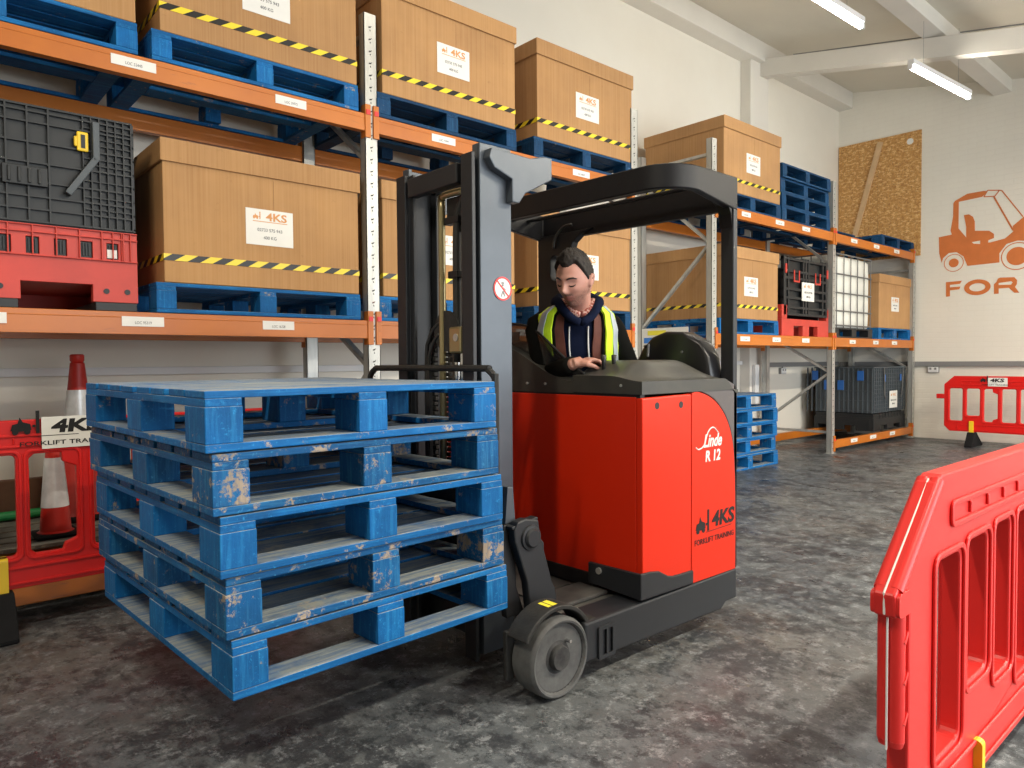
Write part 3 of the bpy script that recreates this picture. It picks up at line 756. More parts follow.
# ------------------------------------------------------------------ barriers
def barrier(name, loc, rz, label, windows, ends, feet, mat, L=2.0, sign=None, foot_dirs=None):
    """red plastic pedestrian barrier: x along its length, front face looks to -y, bottom z=.20 top .965"""
    t = thing(name, label, 'barrier', loc, rz)
    z0, z1 = .20, .955; th = .042
    le, re = ends
    out = []
    if le == 'hook': out += [(.08, z0), (.08, .70), (.012, .705), (.006, .75), (.225, .94), (.26, z1)]
    else: out += [(.07, z0), (0, .27), (0, .84), (.12, z1)]
    if re == 'hook': out += [(L-.26, z1), (L-.225, .94), (L-.006, .75), (L-.012, .705), (L-.08, .70), (L-.08, z0)]
    else: out += [(L-.12, z1), (L, .84), (L, .27), (L-.07, z0)]
    holes = []
    for (a, b, c, d, notch) in windows:
        h = rrect(a, b, c, d, .022, 4)
        if notch:   # solid corner piece low or high in the window
            h = [(a, c+.02), (a+.02, c), (b-.06, c), (b-.05, c+.03), (b, c+.05), (b, d-.07), (b-.055, d-.045), (b-.06, d), (a+.02, d), (a, d-.02)]
        holes.append(h)
    m = MB().prism(out[::-1], -th/2, th/2, 'XZ', holes)
    m.build('panel', mat, t, bevel=.005, seg=2)
    # raised rims: top rail and frame ribs, one per face
    rb_ = MB()
    for s in (-1, 1):
        y0, y1 = sorted((s*th/2, s*(th/2+.007)))
        for (a, b, c, d, notch) in windows:
            o2 = rrect(a-.022, b+.022, c-.022, d+.022, .035, 4); i2 = rrect(a-.010, b+.010, c-.010, d+.010, .028, 4)
            rb_.prism(o2, y0, y1, 'XZ', [i2])
        x1, x2 = (.305 if le == 'hook' else .20), (L-.40 if re == 'hook' else L-.20)
        rb_.prism(rrect(x1, x2, .832, .892, .02), y0, y1, 'XZ', [rrect(x1+.012, x2-.012, .844, .880, .015)])
        nb = 12
        for k in range(1, nb): rb_.box(x1+(x2-x1)*k/nb-.004, x1+(x2-x1)*k/nb+.004, y0, y1, .848, .876)
        rb_.prism(rrect(.16, L-.16, .218, .300, .02), y0, y1, 'XZ', [rrect(.172, L-.172, .230, .288, .015)])
    rb_.build('rib', mat, t, bevel=.003)
    # moulded edge post with joining lugs
    for e, s, x in ((le, 1, 0), (re, -1, L)):
        if e == 'hook':
            hk = MB()
            for q in (-1, 1):
                hk.tube([(x+s*.030, q*.012, .752), (x+s*.13, q*.012, .838), (x+s*.250, q*.012, .940)], .0155, 12)
            hk.prism(rrect(min(x+s*.012, x+s*.075), max(x+s*.012, x+s*.075), .705, .752, .012), -.027, .027)
            hk.cyl((x+s*.047, -.009, .71), (x+s*.047, -.009, .455), .0165, 14).cyl((x+s*.047, .009, .71), (x+s*.047, .009, .455), .0165, 14)
            hk.lathe([(.0165, .455), (.013, .442), (.002, .438)], (x+s*.047, -.009, 0), n=14).lathe([(.0165, .455), (.013, .442), (.002, .438)], (x+s*.047, .009, 0), n=14)
            for z in (.49, .57, .65): hk.bar((x+s*.044, -.024, z), (x+s*.060, -.024, z+.02), .006, .008)
            hk.build('hooked_post', mat, t, smooth=True, bevel=.006)
            MB().tube([(x+s*.026, 0, .440), (x+s*.026, 0, .70)], .002, 6).tube([(x+s*.010, 0, .71), (x+s*.008, 0, .752), (x+s*.120, -.001, .848), (x+s*.235, -.001, .946)], .0022, 6).build('mould_line', 'white_card', t)
        else:
            MB().box(min(x, x-s*.10), max(x, x-s*.14), -.018, .018, .64, .705).build('joining_tab', mat, t, bevel=.008)
    return t
def barrier_foot(t, x, tw=.026, tz=.345):
    f = MB()
    f.prism([(-.17, 0), (.30, 0), (.30, .02), (.045, .195), (-.045, .195), (-.17, .02)], x-.045, x+.045, 'YZ')
    fo = f.build('foot', 'black_rubber', t, bevel=.008)
    MB().prism(rrect(-.040, .040, .185, tz, .012), x-tw, x+tw, 'YZ').build('foot_tongue', 'yellow_plastic', fo, bevel=.006)
    return fo
def mk_barrier(name, loc, rz, label, windows, ends, feet, mat, L=2.0):
    t = barrier(name, loc, rz, label, windows, ends, (), mat, L)
    for x in feet: barrier_foot(t, x, *((.011, .30) if name == 'pedestrian_barrier' and loc[1] < 1 else ()))
    return t
def wins(a, w, p, n, z0=.36, z1=.785, skip=()):
    o = []
    for k in range(n):
        lo = z0+.06 if k in skip else z0
        o.append((a+k*p, a+k*p+w, lo, z1, k % 3 == 2))
    return o
# near right: front face on Y=.49
b1 = mk_barrier('pedestrian_barrier', (1.418, .541, 0), 0, 'large red plastic barrier in the right foreground, its top edge running out of the picture',
   [(.225,.382,.345,.77,False), (.425,.578,.45,.78,False)]+[(.632+k*.197, .632+k*.197+.142, .40 if k == 0 else .345, .785, False) for k in range(6)], ('hook', 'tab'), (.50, 1.55), 'barrier_pink_red', 2.05)
b2 = mk_barrier('pedestrian_barrier', (11.0, 3.40, 0), -PI/2, 'red plastic barrier standing against the far wall at the right edge',
   [(.065+k*.204, .065+k*.204+.158, .42 if k == 1 else .345, .785, k == 2) for k in range(8)], ('tab', 'hook'), (.335, 1.7), 'barrier_red', 2.0)
b3 = mk_barrier('pedestrian_barrier', (-.33, 3.85, 0), R(0), 'red plastic barrier behind the carried pallets at the left edge',
   [(.06, .20, .36, .80, False), (.29, .45, .36, .80, False), (.585, .755, .345, .80, False), (.805, .99, .345, .80, True), (1.06, 1.23, .345, .80, False), (1.30, 1.48, .345, .80, False), (1.55, 1.73, .345, .80, False), (1.80, 1.95, .345, .80, False)], ('tab', 'tab'), (.69, 1.75), 'barrier_red', 2.05)
def sign_on(t, x0, x1, zc, h):
    y = -.0305
    s = MB().box(x0, x1, y-.002, y, zc-h/2, zc+h/2).build('company_sign', 'white_card', t)
    w = x1-x0
    k_ = h/.145
    m = MB(); forklift_icon(m, x0-w*.40, zc+.005, .078*k_, y-.0035, y-.0005); m.build('printed_logo', 'ink_black', s)
    m = MB().box(x0-w*.05, x0+w*.50, y-.003, y-.0018, zc-.014, zc-.011).build('printed_line', 'ink_black', s)
    text('printed_logo', '4KS', 'ink_black', s, ((x0+x1)/2-.01*k_, y-.0025, zc+.026*k_), RY, h*.55, 1.5, bold=.0035*k_, shear=.1)
    text('printed_text', 'FORKLIFT TRAINING', 'ink_black', s, ((x0+x1)/2-w*.13, y-.0025, zc-.047*k_), RY, h*.19, 1.5, bold=.0004)
sign_on(b3, .855, 1.145, .893, .145)
sign_on(b2, .522, .741, .878, .115)

# ------------------------------------------------------------------ things under the near racking
def cone(x, y, z, h, lab):
    t = thing('traffic_cone', lab, 'cone', (x, y, z), 0, 'traffic cones under the racking')
    k = h/1.0; r = lambda q: .125-(.125-.034)*q
    MB().box(-.15*k, .15*k, -.15*k, .15*k, 0, .035).build('base', 'black_rubber', t, bevel=.02)
    m = MB().lathe([(r(0)*1.12, .035), (r(0), .06), (.036, .945*h), (.030, .952*h), (.036, .962*h), (.036, .992*h), (.030, h)], n=28)
    m.build('cone_body', 'cone_red', t, smooth=True)
    for a, b in ((.22, .42), (.55, .785)):
        MB().lathe([(r(a)+.002, a*h), (r(b)+.002, b*h)], n=28).build('reflective_sleeve', 'reflective_sleeve', t, smooth=True)
pw = make_pallet('wooden_pallet', 1.2, .85, 'grey_pallet_wood', 'q', None, 6)
place(pw, (.15, 4.09, ZB[1]+.002), 0, 'old grey wooden pallet behind the left barrier carrying the cones', 'old pallets under the near racking')
pu = None
cone(.815, 4.63, ZB[1]+.165, .93, 'tall red traffic cone rising above the left barrier, its tip free')
t = thing('traffic_cone', 'shorter red traffic cone seen through the left barrier', 'cone', (.635, 4.26, ZB[1]+.165), 0, 'traffic cones under the racking')
MB().box(-.10, .10, -.10, .10, 0, .022).build('base', 'black_rubber', t, bevel=.02)
MB().lathe([(.082, .022), (.070, .03), (.061, .15), (.034, .46), (.028, .5), (.024, .53)], n=28).build('cone_body', 'cone_red', t, smooth=True)
MB().lathe([(.063, .15), (.042, .40)], n=28).build('reflective_sleeve', 'reflective_sleeve', t, smooth=True)
tag(MB().box(.25, 1.5, 4.86, 4.93, .335, .55).build('timber_baulk', 'brown_timber', bevel=.005), 'dark brown timber baulk lying at the back of the grey pallet', 'timber')
tag(MB().cyl((.25, 4.82, .36), (1.5, 4.82, .36), .025, 12).build('garden_pole', 'green_plastic'), 'green pole lying in front of the brown baulk', 'pole')
wh = thing('spare_wheel', 'dark spare wheel on the grey pallet at the left edge', 'wheel', (.33, 4.30, .495))
MB().lathe([(.09, -.03), (.155, -.035), (.165, -.02), (.165, .02), (.155, .035), (.09, .03)], axis='X', n=32).build('tyre', 'black_rubber', wh, smooth=True)
MB().lathe([(.02, -.02), (.088, -.018), (.088, .018), (.02, .02)], axis='X', n=24).build('rim', 'hub_grey', wh, smooth=True)

# ------------------------------------------------------------------ reach truck
T = thing('reach_truck', 'red and black reach truck carrying the stack of blue pallets', 'forklift', (0, 0, 0))
YN, YFAR = 1.756, 3.06       # near and far sides
YC = (YN+YFAR)/2
def mir(y): return 2*YC-y
XR = 2.93
for s in (0, 1):
    y0, y1 = (YN, 1.90) if not s else (2.92, YFAR)
    m = MB().prism([(1.90, .09), (2.80, .075), (2.84, .10), (XR, .10), (XR, .24), (2.10, .238), (1.90, .238)], y0, y1)
    l = m.build('support_leg', 'truck_charcoal', T, bevel=.010)
    yo = y0 if not s else y1
    sg = -1 if not s else 1
    # recessed tool slot on the leg side
    a, b = sorted((yo, yo+sg*.010))
    MB().prism(rrect(1.965, 2.06, .085, .208, .008), a, b, 'XZ', [rrect(1.985, 2.043, .10, .195, .006)]).box(2.008, 2.018, a, b, .10, .195).build('leg_slot', 'truck_charcoal', l, bevel=.002)
# wheels with fenders
def load_wheel(yo, yi):
    s = 1 if yi > yo else -1
    w = MB(); n = 40; cx, cz, r = 1.775, .1445, .1445
    w.lathe([(.05, yo+s*.02), (.120, yo+s*.014), (.127, yo), (.134, yo+s*-.002), (r-.002, yo+s*.006), (r, yo+s*.014), (r, yi-s*.014), (r-.004, yi), (.05, yi)], (cx, 0, cz), 'Y', 48)
    wo = w.build('load_wheel', 'tyre_grey', T, smooth=True)
    h = MB().lathe([(.0001, yo-s*.004), (.040, yo-s*.004), (.044, yo+s*.004), (.046, yo+s*.016), (.085, yo+s*.026), (.118, yo+s*.016), (.128, yo+s*.002), (.128, yo+s*.02)], (cx, 0, cz), 'Y', 40)
    h.build('hub', 'hub_grey', wo, smooth=True)
    MB().cyl((cx+.045, yo+s*.025, cz+.05), (cx+.045, yo-s*.003, cz+.05), .006, 8).build('bolt', 'chrome', wo)
    f = MB(); ro, ri = .185, .168
    A = [R(a) for a in range(-2, 158, 8)]
    ring = lambda rr, yy: [f.b.verts.new((cx+rr*math.cos(t), yy, cz+rr*math.sin(t))) for t in A]
    y_a, y_b = yo+s*.012, yi+s*.01
    O0, O1, I0, I1 = ring(ro, y_a), ring(ro, y_b), ring(ri, y_a), ring(ri, y_b)
    for X, Y in ((O0, O1), (O1, I1), (I1, I0), (I0, O0)):
        for k in range(len(A)-1): f.face([X[k], X[k+1], Y[k+1], Y[k]])
    for k in (0, -1): f.face([O0[k], O1[k], I1[k], I0[k]])
    fo = f.build('fender', 'worn_black_steel', T, smooth=True, bevel=.004)
    t = R(84); P = lambda t, y: (cx+(ro+.0012)*math.cos(t), y, cz+(ro+.0012)*math.sin(t))
    q = MB(); vs = [q.b.verts.new(P(R(a), y)) for a, y in ((100, y_a+s*.02), (86, y_a+s*.02), (86, y_a+s*.075), (100, y_a+s*.075))]; q.face(vs); q.build('yellow_mark', 'sign_yellow', fo)
    a, b = sorted((y_a, y_b))
    c_, d_ = sorted((yi+s*.004, yi+s*.024)); MB().box(1.612, 1.65, c_, d_, .075, .25).build('fender_bracket', 'worn_black_steel', T, bevel=.004)
    MB().box(1.935, 1.975, a, b, .10, .24).build('axle_bracket', 'worn_black_steel', T, bevel=.004)
    MB().cyl((cx, yi, cz), (cx, yi+s*.03, cz), .03, 16).build('axle', 'worn_black_steel', T)
load_wheel(YN, 1.862); load_wheel(YFAR, YFAR-.106)
# deck between the legs
MB().box(1.86, 2.60, 1.905, 2.915, .185, .228).build('deck_plate', 'dusty_deck', T, bevel=.004)
MB().prism([(1.93, .228), (1.93, .246), (2.235, .246), (2.235, .228)], 1.935, 2.10).build('deck_rail', 'dusty_deck', T, bevel=.006)
MB().box(1.95, 2.22, 2.13, 2.75, .228, .236).build('access_plate', 'dusty_deck', T, bevel=.003)
# link arms beside the mast
for s in (0, 1):
    F = (lambda y: y) if not s else mir
    a, b = sorted((F(1.925), F(1.965)))
    la = MB().prism([(1.711,.539),(1.706,.580),(1.725,.612),(1.765,.618),(1.829,.605),(1.840,.534),(1.858,.513),(1.858,.485),(1.897,.361),(1.915,.328),(1.93,.250),(1.786,.250),(1.770,.376)], a, b).build('link_arm', 'truck_charcoal', T, bevel=.006)
    a2, b2_ = sorted((F(1.965), F(1.995)))
    MB().prism([(1.69,.60),(1.74,.60),(1.75,.36),(1.79,.25),(1.70,.25),(1.68,.45)], a2, b2_).build('link_shadow_plate', 'truck_black', la, bevel=.004)
    y = F(1.925); sg = -1 if not s else 1
    MB().lathe([(.0001, y+sg*.022), (.030, y+sg*.022), (.036, y+sg*.014), (.036, y+sg*.010), (.046, y+sg*.008), (.048, y)], (1.786, 0, .545), 'Y', 28).build('pivot_cap', 'truck_charcoal', la, smooth=True)
    a3, b3_ = sorted((F(2.0), F(1.97)))
    MB().prism([(1.714,.737),(1.741,.735),(1.752,.60),(1.701,.60)], a3, b3_).build('finger_plate', 'truck_grey', la, bevel=.003)
    MB().bar((1.70, F(1.95), .59), (1.83, F(1.95), .61), .04, .012, up=(0, 0, 1)).build('bracket', 'truck_charcoal', la, bevel=.003)
# mast
def channel(name, x0, x1, yweb, yin, z0, z1, mat, tw=.012, tf=.018):
    s = 1 if yin > yweb else -1
    m = MB()
    a, b = sorted((yweb, yweb+s*tw)); m.box(x0, x1, a, b, z0, z1)
    a, b = sorted((yweb+s*tw, yin))
    m.box(x0, x0+tf, a, b, z0, z1); m.box(x1-tf, x1, a, b, z0, z1)
    return m.build(name, mat, T, bevel=.003)
for s in (0, 1):
    F = (lambda y: y) if not s else (lambda y: 4.825-y)
    channel('outer_mast_rail', 1.735, 1.895, F(2.143), F(2.19), .05, 2.045, 'truck_grey', tw=.014)
    # inner rail runs just inside the outer one, its lips standing proud at the front
    y0, y1 = F(2.146), F(2.215)
    a, b = sorted((y0, y1))
    m = MB().box(1.698, 1.716, a, b, .03, 2.005)
    c, d = sorted((F(2.193), F(2.215)))
    m.box(1.716, 1.735, c, d, .03, 2.005)
    c, d = sorted((F(2.193), F(2.207))); m.box(1.70, 1.86, c, d, .03, 2.005)
    c, d = sorted((F(2.207), F(2.245))); m.box(1.72, 1.735, c, d, .03, 2.005); m.box(1.84, 1.86, c, d, .03, 2.005)
    m.build('inner_mast_rail', 'truck_charcoal', T, bevel=.003)
    y0, y1 = sorted((F(2.143), F(2.105)))
    sc = 1.059
    bp = [(1.665,1.985),(1.70,1.985),(1.86,1.98),(1.93,2.0),(1.972,2.0),(1.972,1.915),(1.83,1.84),(1.80,1.80),(1.765,1.80),(1.765,1.885),(1.68,1.915),(1.655,1.95)]
    bp = [(x*sc, (z-1.202)*sc*.985+1.205) for x, z in bp]
    br = MB().prism(bp, y0, y1).build('mast_bracket', 'truck_grey', T, bevel=.004)
    y0, y1 = sorted((F(2.143), F(2.16)))
    MB().prism([(1.90,2.02),(2.08,2.02),(2.08,1.95),(1.93,1.86),(1.90,1.86)], y0, y1).build('stay_plate', 'truck_grey', T, bevel=.004)
MB().box(1.70, 1.745, 2.245, 2.595, 1.905, 1.985).build('mast_crossbeam', 'truck_charcoal', T, bevel=.006)
MB().box(1.84, 1.89, 2.157, 2.683, 1.93, 2.02).build('mast_crossbeam', 'truck_charcoal', T, bevel=.006)
MB().box(1.80, 1.89, 2.157, 2.683, .06, .26).build('mast_crossbeam', 'truck_charcoal', T, bevel=.006)
MB().box(1.84, 1.89, 2.157, 2.683, .60, .72).build('mast_crossbeam', 'truck_charcoal', T, bevel=.006)
MB().tube([(1.76, 2.43, .30), (1.76, 2.43, 1.30), (1.76, 2.428, 1.84), (1.76, 2.42, 1.885), (1.76, 2.38, 1.892), (1.77, 2.28, 1.892)], .015, 10, 3).build('brass_pipe', 'brass_pipe', T, smooth='all')
MB().tube([(1.775, 2.462, .25), (1.775, 2.462, 1.90)], .011, 10).build('steel_pipe', 'galvanised_steel', T, smooth='all')
MB().tube([(1.78, 2.35, 1.20), (1.78, 2.352, 1.5), (1.78, 2.345, 1.78), (1.78, 2.30, 1.86), (1.80, 2.26, 1.91)], .019, 10, 4).build('hydraulic_hose', 'hose_black', T, smooth='all')
MB().tube([(1.79, 2.33, 1.74), (1.80, 2.27, 1.83), (1.82, 2.25, 1.86)], .012, 8, 4).build('hydraulic_hose', 'hose_black', T, smooth='all')
MB().box(1.755, 1.80, 2.32, 2.385, 1.545, 1.575).build('hose_clamp', 'truck_black', T, bevel=.004)
MB().box(1.76, 1.80, 2.32, 2.42, 1.77, 1.80).build('hose_clamp', 'truck_black', T, bevel=.004)
MB().box(1.77, 1.83, 2.30, 2.41, 1.79, 1.88).build('valve_block', 'truck_black', T, bevel=.006)
vb = MB().box(1.745, 1.82, 2.285, 2.372, 1.235, 1.345).build('lift_cylinder_head', 'brass_pipe', T, bevel=.010)
MB().cyl((1.742, 2.32, 1.30), (1.75, 2.32, 1.30), .016, 14).build('port_plug', 'galvanised_steel', vb)
for y in (2.365, 2.325): MB().cyl((1.785, y, .30), (1.785, y, 1.24), .012, 14).build('cylinder_rod', 'chrome', T, smooth=True)
ch = MB()
for y in (2.515, 2.41, 2.255):
    z = .3
    k = 0
    while z < (1.40 if y < 2.5 else 1.33):
        w = .020 if k % 2 else .013
        ch.box(1.765, 1.785, y-w, y+w, z, z+.017); z += .021; k += 1
ch.build('lift_chain', 'worn_black_steel', T, bevel=.003)
MB().tube([(1.755, 2.545, .3), (1.755, 2.545, 1.15), (1.755, 2.52, 1.30), (1.76, 2.46, 1.36), (1.77, 2.38, 1.37)], .009, 8, 4).tube([(1.75, 2.525, .3), (1.75, 2.525, 1.10), (1.752, 2.50, 1.26), (1.76, 2.45, 1.32)], .009, 8, 4).build('hydraulic_hose', 'hose_black', T, smooth='all')
MB().lathe([(.03, -.03), (.085, -.03), (.085, -.022), (.07, -.015), (.07, .015), (.085, .022), (.085, .03), (.03, .03)], (1.785, 2.40, 1.33), 'X', 24).build('chain_pulley', 'worn_black_steel', T, smooth=True)
# fork carriage with load guard bar
cr = MB().box(1.672, 1.70, 2.05, 2.80, .30, .50).box(1.668, 1.70, 2.05, 2.80, .62, .70)
cr.build('fork_carriage', 'truck_black', T, bevel=.006)
bk = MB()
bk.tube([(1.688, 2.005, .50), (1.688, 2.005, 1.10), (1.688, 2.012, 1.145), (1.688, 2.05, 1.172), (1.688, 2.10, 1.176), (1.688, 2.78, 1.176), (1.688, 2.86, 1.170), (1.688, 2.90, 1.14), (1.688, 2.905, 1.08), (1.688, 2.905, .50)], .013, 8, 3)
for y in (2.43,): bk.box(1.68, 1.696, y-.012, y+.012, .68, 1.17)
bk.box(1.68, 1.696, 2.005, 2.905, .64, .67).box(1.68, 1.696, 2.005, 2.905, .48, .51)
bk.build('load_guard', 'worn_black_steel', T, smooth=True)
for y in (2.17, 2.70):
    f = MB().prism([(1.672, .72), (1.635+.012, .72), (1.64, .425), (.80, .420), (.72, .405), (.72, .398), (1.66, .385), (1.672, .40)], y-.05, y+.05)
    f.build('fork', 'truck_black', T, bevel=.005)
# red body
XF = 2.235
bd = MB()
bd.box(XF, XF+.025, YN+.031, 3.028, .29, 1.055)
b = bd.build('front_panel', 'truck_red', T, bevel=.004)
arc = catmull([Vector((2.571, 1.06, 0)), Vector((2.63, 1.062, 0)), Vector((2.75, 1.018, 0)), Vector((2.85, .92, 0)), Vector((2.90, .78, 0)), Vector((2.915, .52, 0)), Vector((2.915, .24, 0))], 6)
arc = [(p.x, p.y) for p in arc]
MB().prism([(XF, .30), (2.567, .25), (2.567, 1.058), (XF, 1.052)], YN, YN+.03).build('side_panel', 'truck_red', T, bevel=.006)
sp = MB().prism([(2.571, .242)]+arc, YN, YN+.03).build('side_panel', 'truck_red', T, bevel=.005)
MB().prism([(x+.004, z+.004) for x, z in arc]+[(XR+.002, .242), (XR+.002, 1.03), (XR-.012, 1.085), (2.84, 1.115), (2.571, 1.118), (2.571, 1.064)], YN+.002, YN+.032).build('side_fairing', 'cover_grey', T, bevel=.004)
MB().box(XF, XR, 3.03, YFAR, .24, 1.10).build('side_panel', 'truck_red', T, bevel=.01)
MB().box(XR-.03, XR, YN+.03, 3.03, .24, 1.06).build('rear_panel', 'truck_charcoal', T, bevel=.01)
for x, z in ((2.330, 1.018), (2.493, 1.015)): MB().cyl((x, YN-.001, z), (x, YN+.004, z), .0145, 16).build('panel_bolt', 'truck_black', T)
# black skirt at the foot of the body
MB().prism([(3.03, .235), (2.008, .235), (2.008, .30), (3.03, .292)], XF-.008, XF+.002, 'YZ').build('skirt', 'truck_black', T, bevel=.003)
MB().prism([(2.03, .262), (1.748, .250), (1.748, .355), (2.03, .350)], XF-.022, XF-.006, 'YZ').build('foot_bracket', 'truck_charcoal', T, bevel=.006)
MB().prism([(XF-.022, .25), (2.571, .245), (2.571, .302), (2.48, .304), (2.43, .306), (2.395, .314), (2.335, .345), (2.282, .354), (XF-.022, .357)], YN-.010, YN+.004).build('foot_bracket', 'truck_charcoal', T, bevel=.005)
MB().cyl((XF-.03, 1.965, .325), (XF-.02, 1.965, .325), .014, 12).build('panel_bolt', 'galvanised_steel', T)
# decals
text('maker_script', 'Linde', 'white_card', sp, (2.725, YN-.001, .845), RY, .078, .82, shear=.35, bold=.0018)
MB().tube([(2.60, YN-.001, .825), (2.62, YN-.001, .815), (2.66, YN-.001, .83), (2.69, YN-.001, .885), (2.73, YN-.001, .905), (2.77, YN-.001, .88)], .0028, 6, 3).build('maker_script', 'white_card', sp)
text('model_lettering', 'R 12', 'white_card', sp, (2.728, YN-.001, .778), RY, .066, .95, shear=.12, bold=.0018)
dc = MB(); forklift_icon(dc, 2.60, .455, .072, YN-.0016, YN+.002); dc.build('company_logo', 'ink_black', sp)
text('company_logo', '4KS', 'ink_black', sp, (2.812, YN-.001, .493), RY, .092, 1.2, shear=.1, bold=.003)
MB().bar((2.68, YN-.001, .447), (2.88, YN-.001, .452), .002, .002).build('company_logo', 'ink_black', sp)
text('company_lettering', 'FORKLIFT TRAINING', 'ink_black', sp, (2.745, YN-.001, .41), RY, .034, .98, bold=.0003)
# instrument cover over the body
def sm(t): t = max(0, min(1, t)); return t*t*(3-2*t)
def heightfield(name, xs, ys, H, zb, mat):
    m = MB(); g = [[m.b.verts.new((x, y, H(x, y))) for y in ys] for x in xs]; nx, ny = len(xs), len(ys)
    for i in range(nx-1):
        for j in range(ny-1): m.face([g[i][j], g[i+1][j], g[i+1][j+1], g[i][j+1]])
    lo = {}
    ring = [(i, 0) for i in range(nx)]+[(nx-1, j) for j in range(1, ny)]+[(i, ny-1) for i in range(nx-2, -1, -1)]+[(0, j) for j in range(ny-2, 0, -1)]
    for i, j in ring: lo[(i, j)] = m.b.verts.new((xs[i], ys[j], zb))
    for a, b in zip(ring, ring[1:]+ring[:1]): m.face([g[a[0]][a[1]], g[b[0]][b[1]], lo[b], lo[a]])
    m.face([lo[r] for r in ring])
    return m.build(name, mat, T, smooth=True)
def lin(a, b, n): return [a+(b-a)*k/(n-1) for k in range(n)]
def HC(x, y):
    e = 1.118+.085*sm((y-YN)/.17)
    f = sm((x-XF)/.20)*.75+.25
    g_ = 1-1.15*sm((x-2.66)/.30)
    top = 1.118+(e-1.118)*f
    if x > 2.66: top = 1.118+(e-1.118)*g_
    if x > 2.82: top -= .07*sm((x-2.82)/.11)
    return top-.03*sm((YN+.012-y)/.012)*0
cvr = heightfield('instrument_cover', lin(XF-.004, XR+.002, 42), lin(YN-.002, 2.13, 22), HC, 1.066, 'cover_black')
def HK(x, y): return 1.135+.165*sm((y-2.14)/.50)-.02*sm((XF+.05-x)/.05)
heightfield('console', lin(XF-.002, 2.40, 14), lin(2.131, 3.04, 30), HK, 1.062, 'cover_black')
MB().box(XF+.003, XF+.03, YN+.012, 3.03, 1.05, 1.068).build('seal_strip', 'truck_black', T)
for y in (1.86, 2.3, 2.42): MB().cyl((XF-.008, y, 1.10), (XF+.004, y, 1.10), .006, 8).build('cover_screw', 'galvanised_steel', cvr)
# smoked screen above the console
sc_ = MB().prism([(2.09, 1.145), (2.13, 1.165), (2.24, 1.235), (2.33, 1.30), (2.40, 1.345), (2.50, 1.375), (2.75, 1.395), (2.98, 1.39), (2.98, 1.20), (2.5, 1.20), (2.22, 1.12)], 2.262, 2.268, 'YZ')
so = sc_.build('windscreen', 'smoked_screen', T)
MB().tube([(2.265, 2.09, 1.145), (2.265, 2.13, 1.165), (2.265, 2.24, 1.235), (2.265, 2.33, 1.30), (2.265, 2.40, 1.345), (2.265, 2.50, 1.375), (2.265, 2.75, 1.395), (2.265, 2.98, 1.39)], .006, 6, 3).build('screen_rim', 'truck_black', so, smooth='all')
MB().box(2.30, 2.305, 2.55, 2.72, 1.30, 1.345).build('paper_note', 'white_card', T)
# levers under the driver's hand
for k, (x, y) in enumerate(((2.325, 2.035), (2.375, 2.02))):
    MB().tube([(x, y, 1.14), (x, y, 1.195), (x-.005, y-.005, 1.225)], [.008, .009, .012], 8).build('control_lever', 'truck_black', T, smooth='all')
# seat
MB().box(2.46, 2.86, 2.08, 2.66, .64, .76).build('seat', 'black_fabric', T, bevel=.04, seg=4)
MB().box(2.50, 2.84, 2.15, 2.6, .24, .64).build('seat_base', 'truck_black', T, bevel=.01)
bp = [(1.83,.95),(1.825,1.12),(1.84,1.215),(1.89,1.29),(1.98,1.335),(2.08,1.34),(2.16,1.315),(2.22,1.26),(2.26,1.19),(2.28,1.10),(2.29,.95)]
sb = MB().prism(bp, 2.82, 2.925, 'YZ').build('seat_backrest', 'seat_black', T, bevel=.03, seg=4, smooth='all')
MB().tube([(2.818, 2.20, 1.27), (2.812, 2.17, 1.28), (2.812, 2.175, 1.22)], .007, 6).build('backrest_hook', 'cage_steel', sb)
MB().cyl((2.815, 1.98, 1.24), (2.824, 1.98, 1.24), .006, 8).build('button', 'cage_steel', sb)
# overhead guard and posts
ZG0, ZG1 = 1.925, 2.03
XG = 2.45
def ring_path(i):   # plan outline of guard, near front corner strongly rounded
    r = .17-i; o = []
    x0, x1, y0, y1 = XG+i, XR-i, YN+i, 3.03-i
    for k in range(9):
        t = PI+PI/2*k/8; o.append((x0+r+r*math.cos(t), y0+r+r*math.sin(t)))
    o += [(x1, y0), (x1, y1)]
    for k in range(9):
        t = PI/2+PI/2*k/8; o.append((x0+r+r*math.cos(t), y1-r+r*math.sin(t)))
    return o
G = MB(); O, I = ring_path(0), ring_path(.035)
n = len(O)
def zz(x, y, top):
    return ZG1+.012*(y-YN) if top else (ZG0 - .045*sm((x-2.62)/.3))+.012*(y-YN)
v = {}
for nm, P, tp in (('ob', O, 0), ('ot', O, 1), ('ib', I, 0), ('it', I, 1)): v[nm] = [G.b.verts.new((x, y, zz(x, y, tp))) for x, y in P]
for k in range(n):
    j = (k+1) % n
    for a, c in (('ob', 'ot'), ('ot', 'it'), ('it', 'ib'), ('ib', 'ob')): G.face([v[a][k], v[a][j], v[c][j], v[c][k]])
gd = G.build('overhead_guard', 'guard_black', T, smooth=True, bevel=.006)
for k in range(3):
    x = 2.57+k*.105
    m = MB().bar((x, YN+.034, 1.985), (x, 2.998, 1.998), .030, .012); m.build('guard_bar', 'guard_black', gd, bevel=.003)
MB().box(XR-.030, XR+.004, YN+.002, YN+.070, .24, 1.90).build('guard_post', 'truck_charcoal', T, bevel=.006)
MB().prism([(XR-.039, 1.80), (XR-.045, 1.86), (XR-.07, 1.90), (XR-.12, 1.925), (XR-.039, 1.93)], YN+.006, YN+.07).build('gusset', 'guard_black', T, bevel=.002)
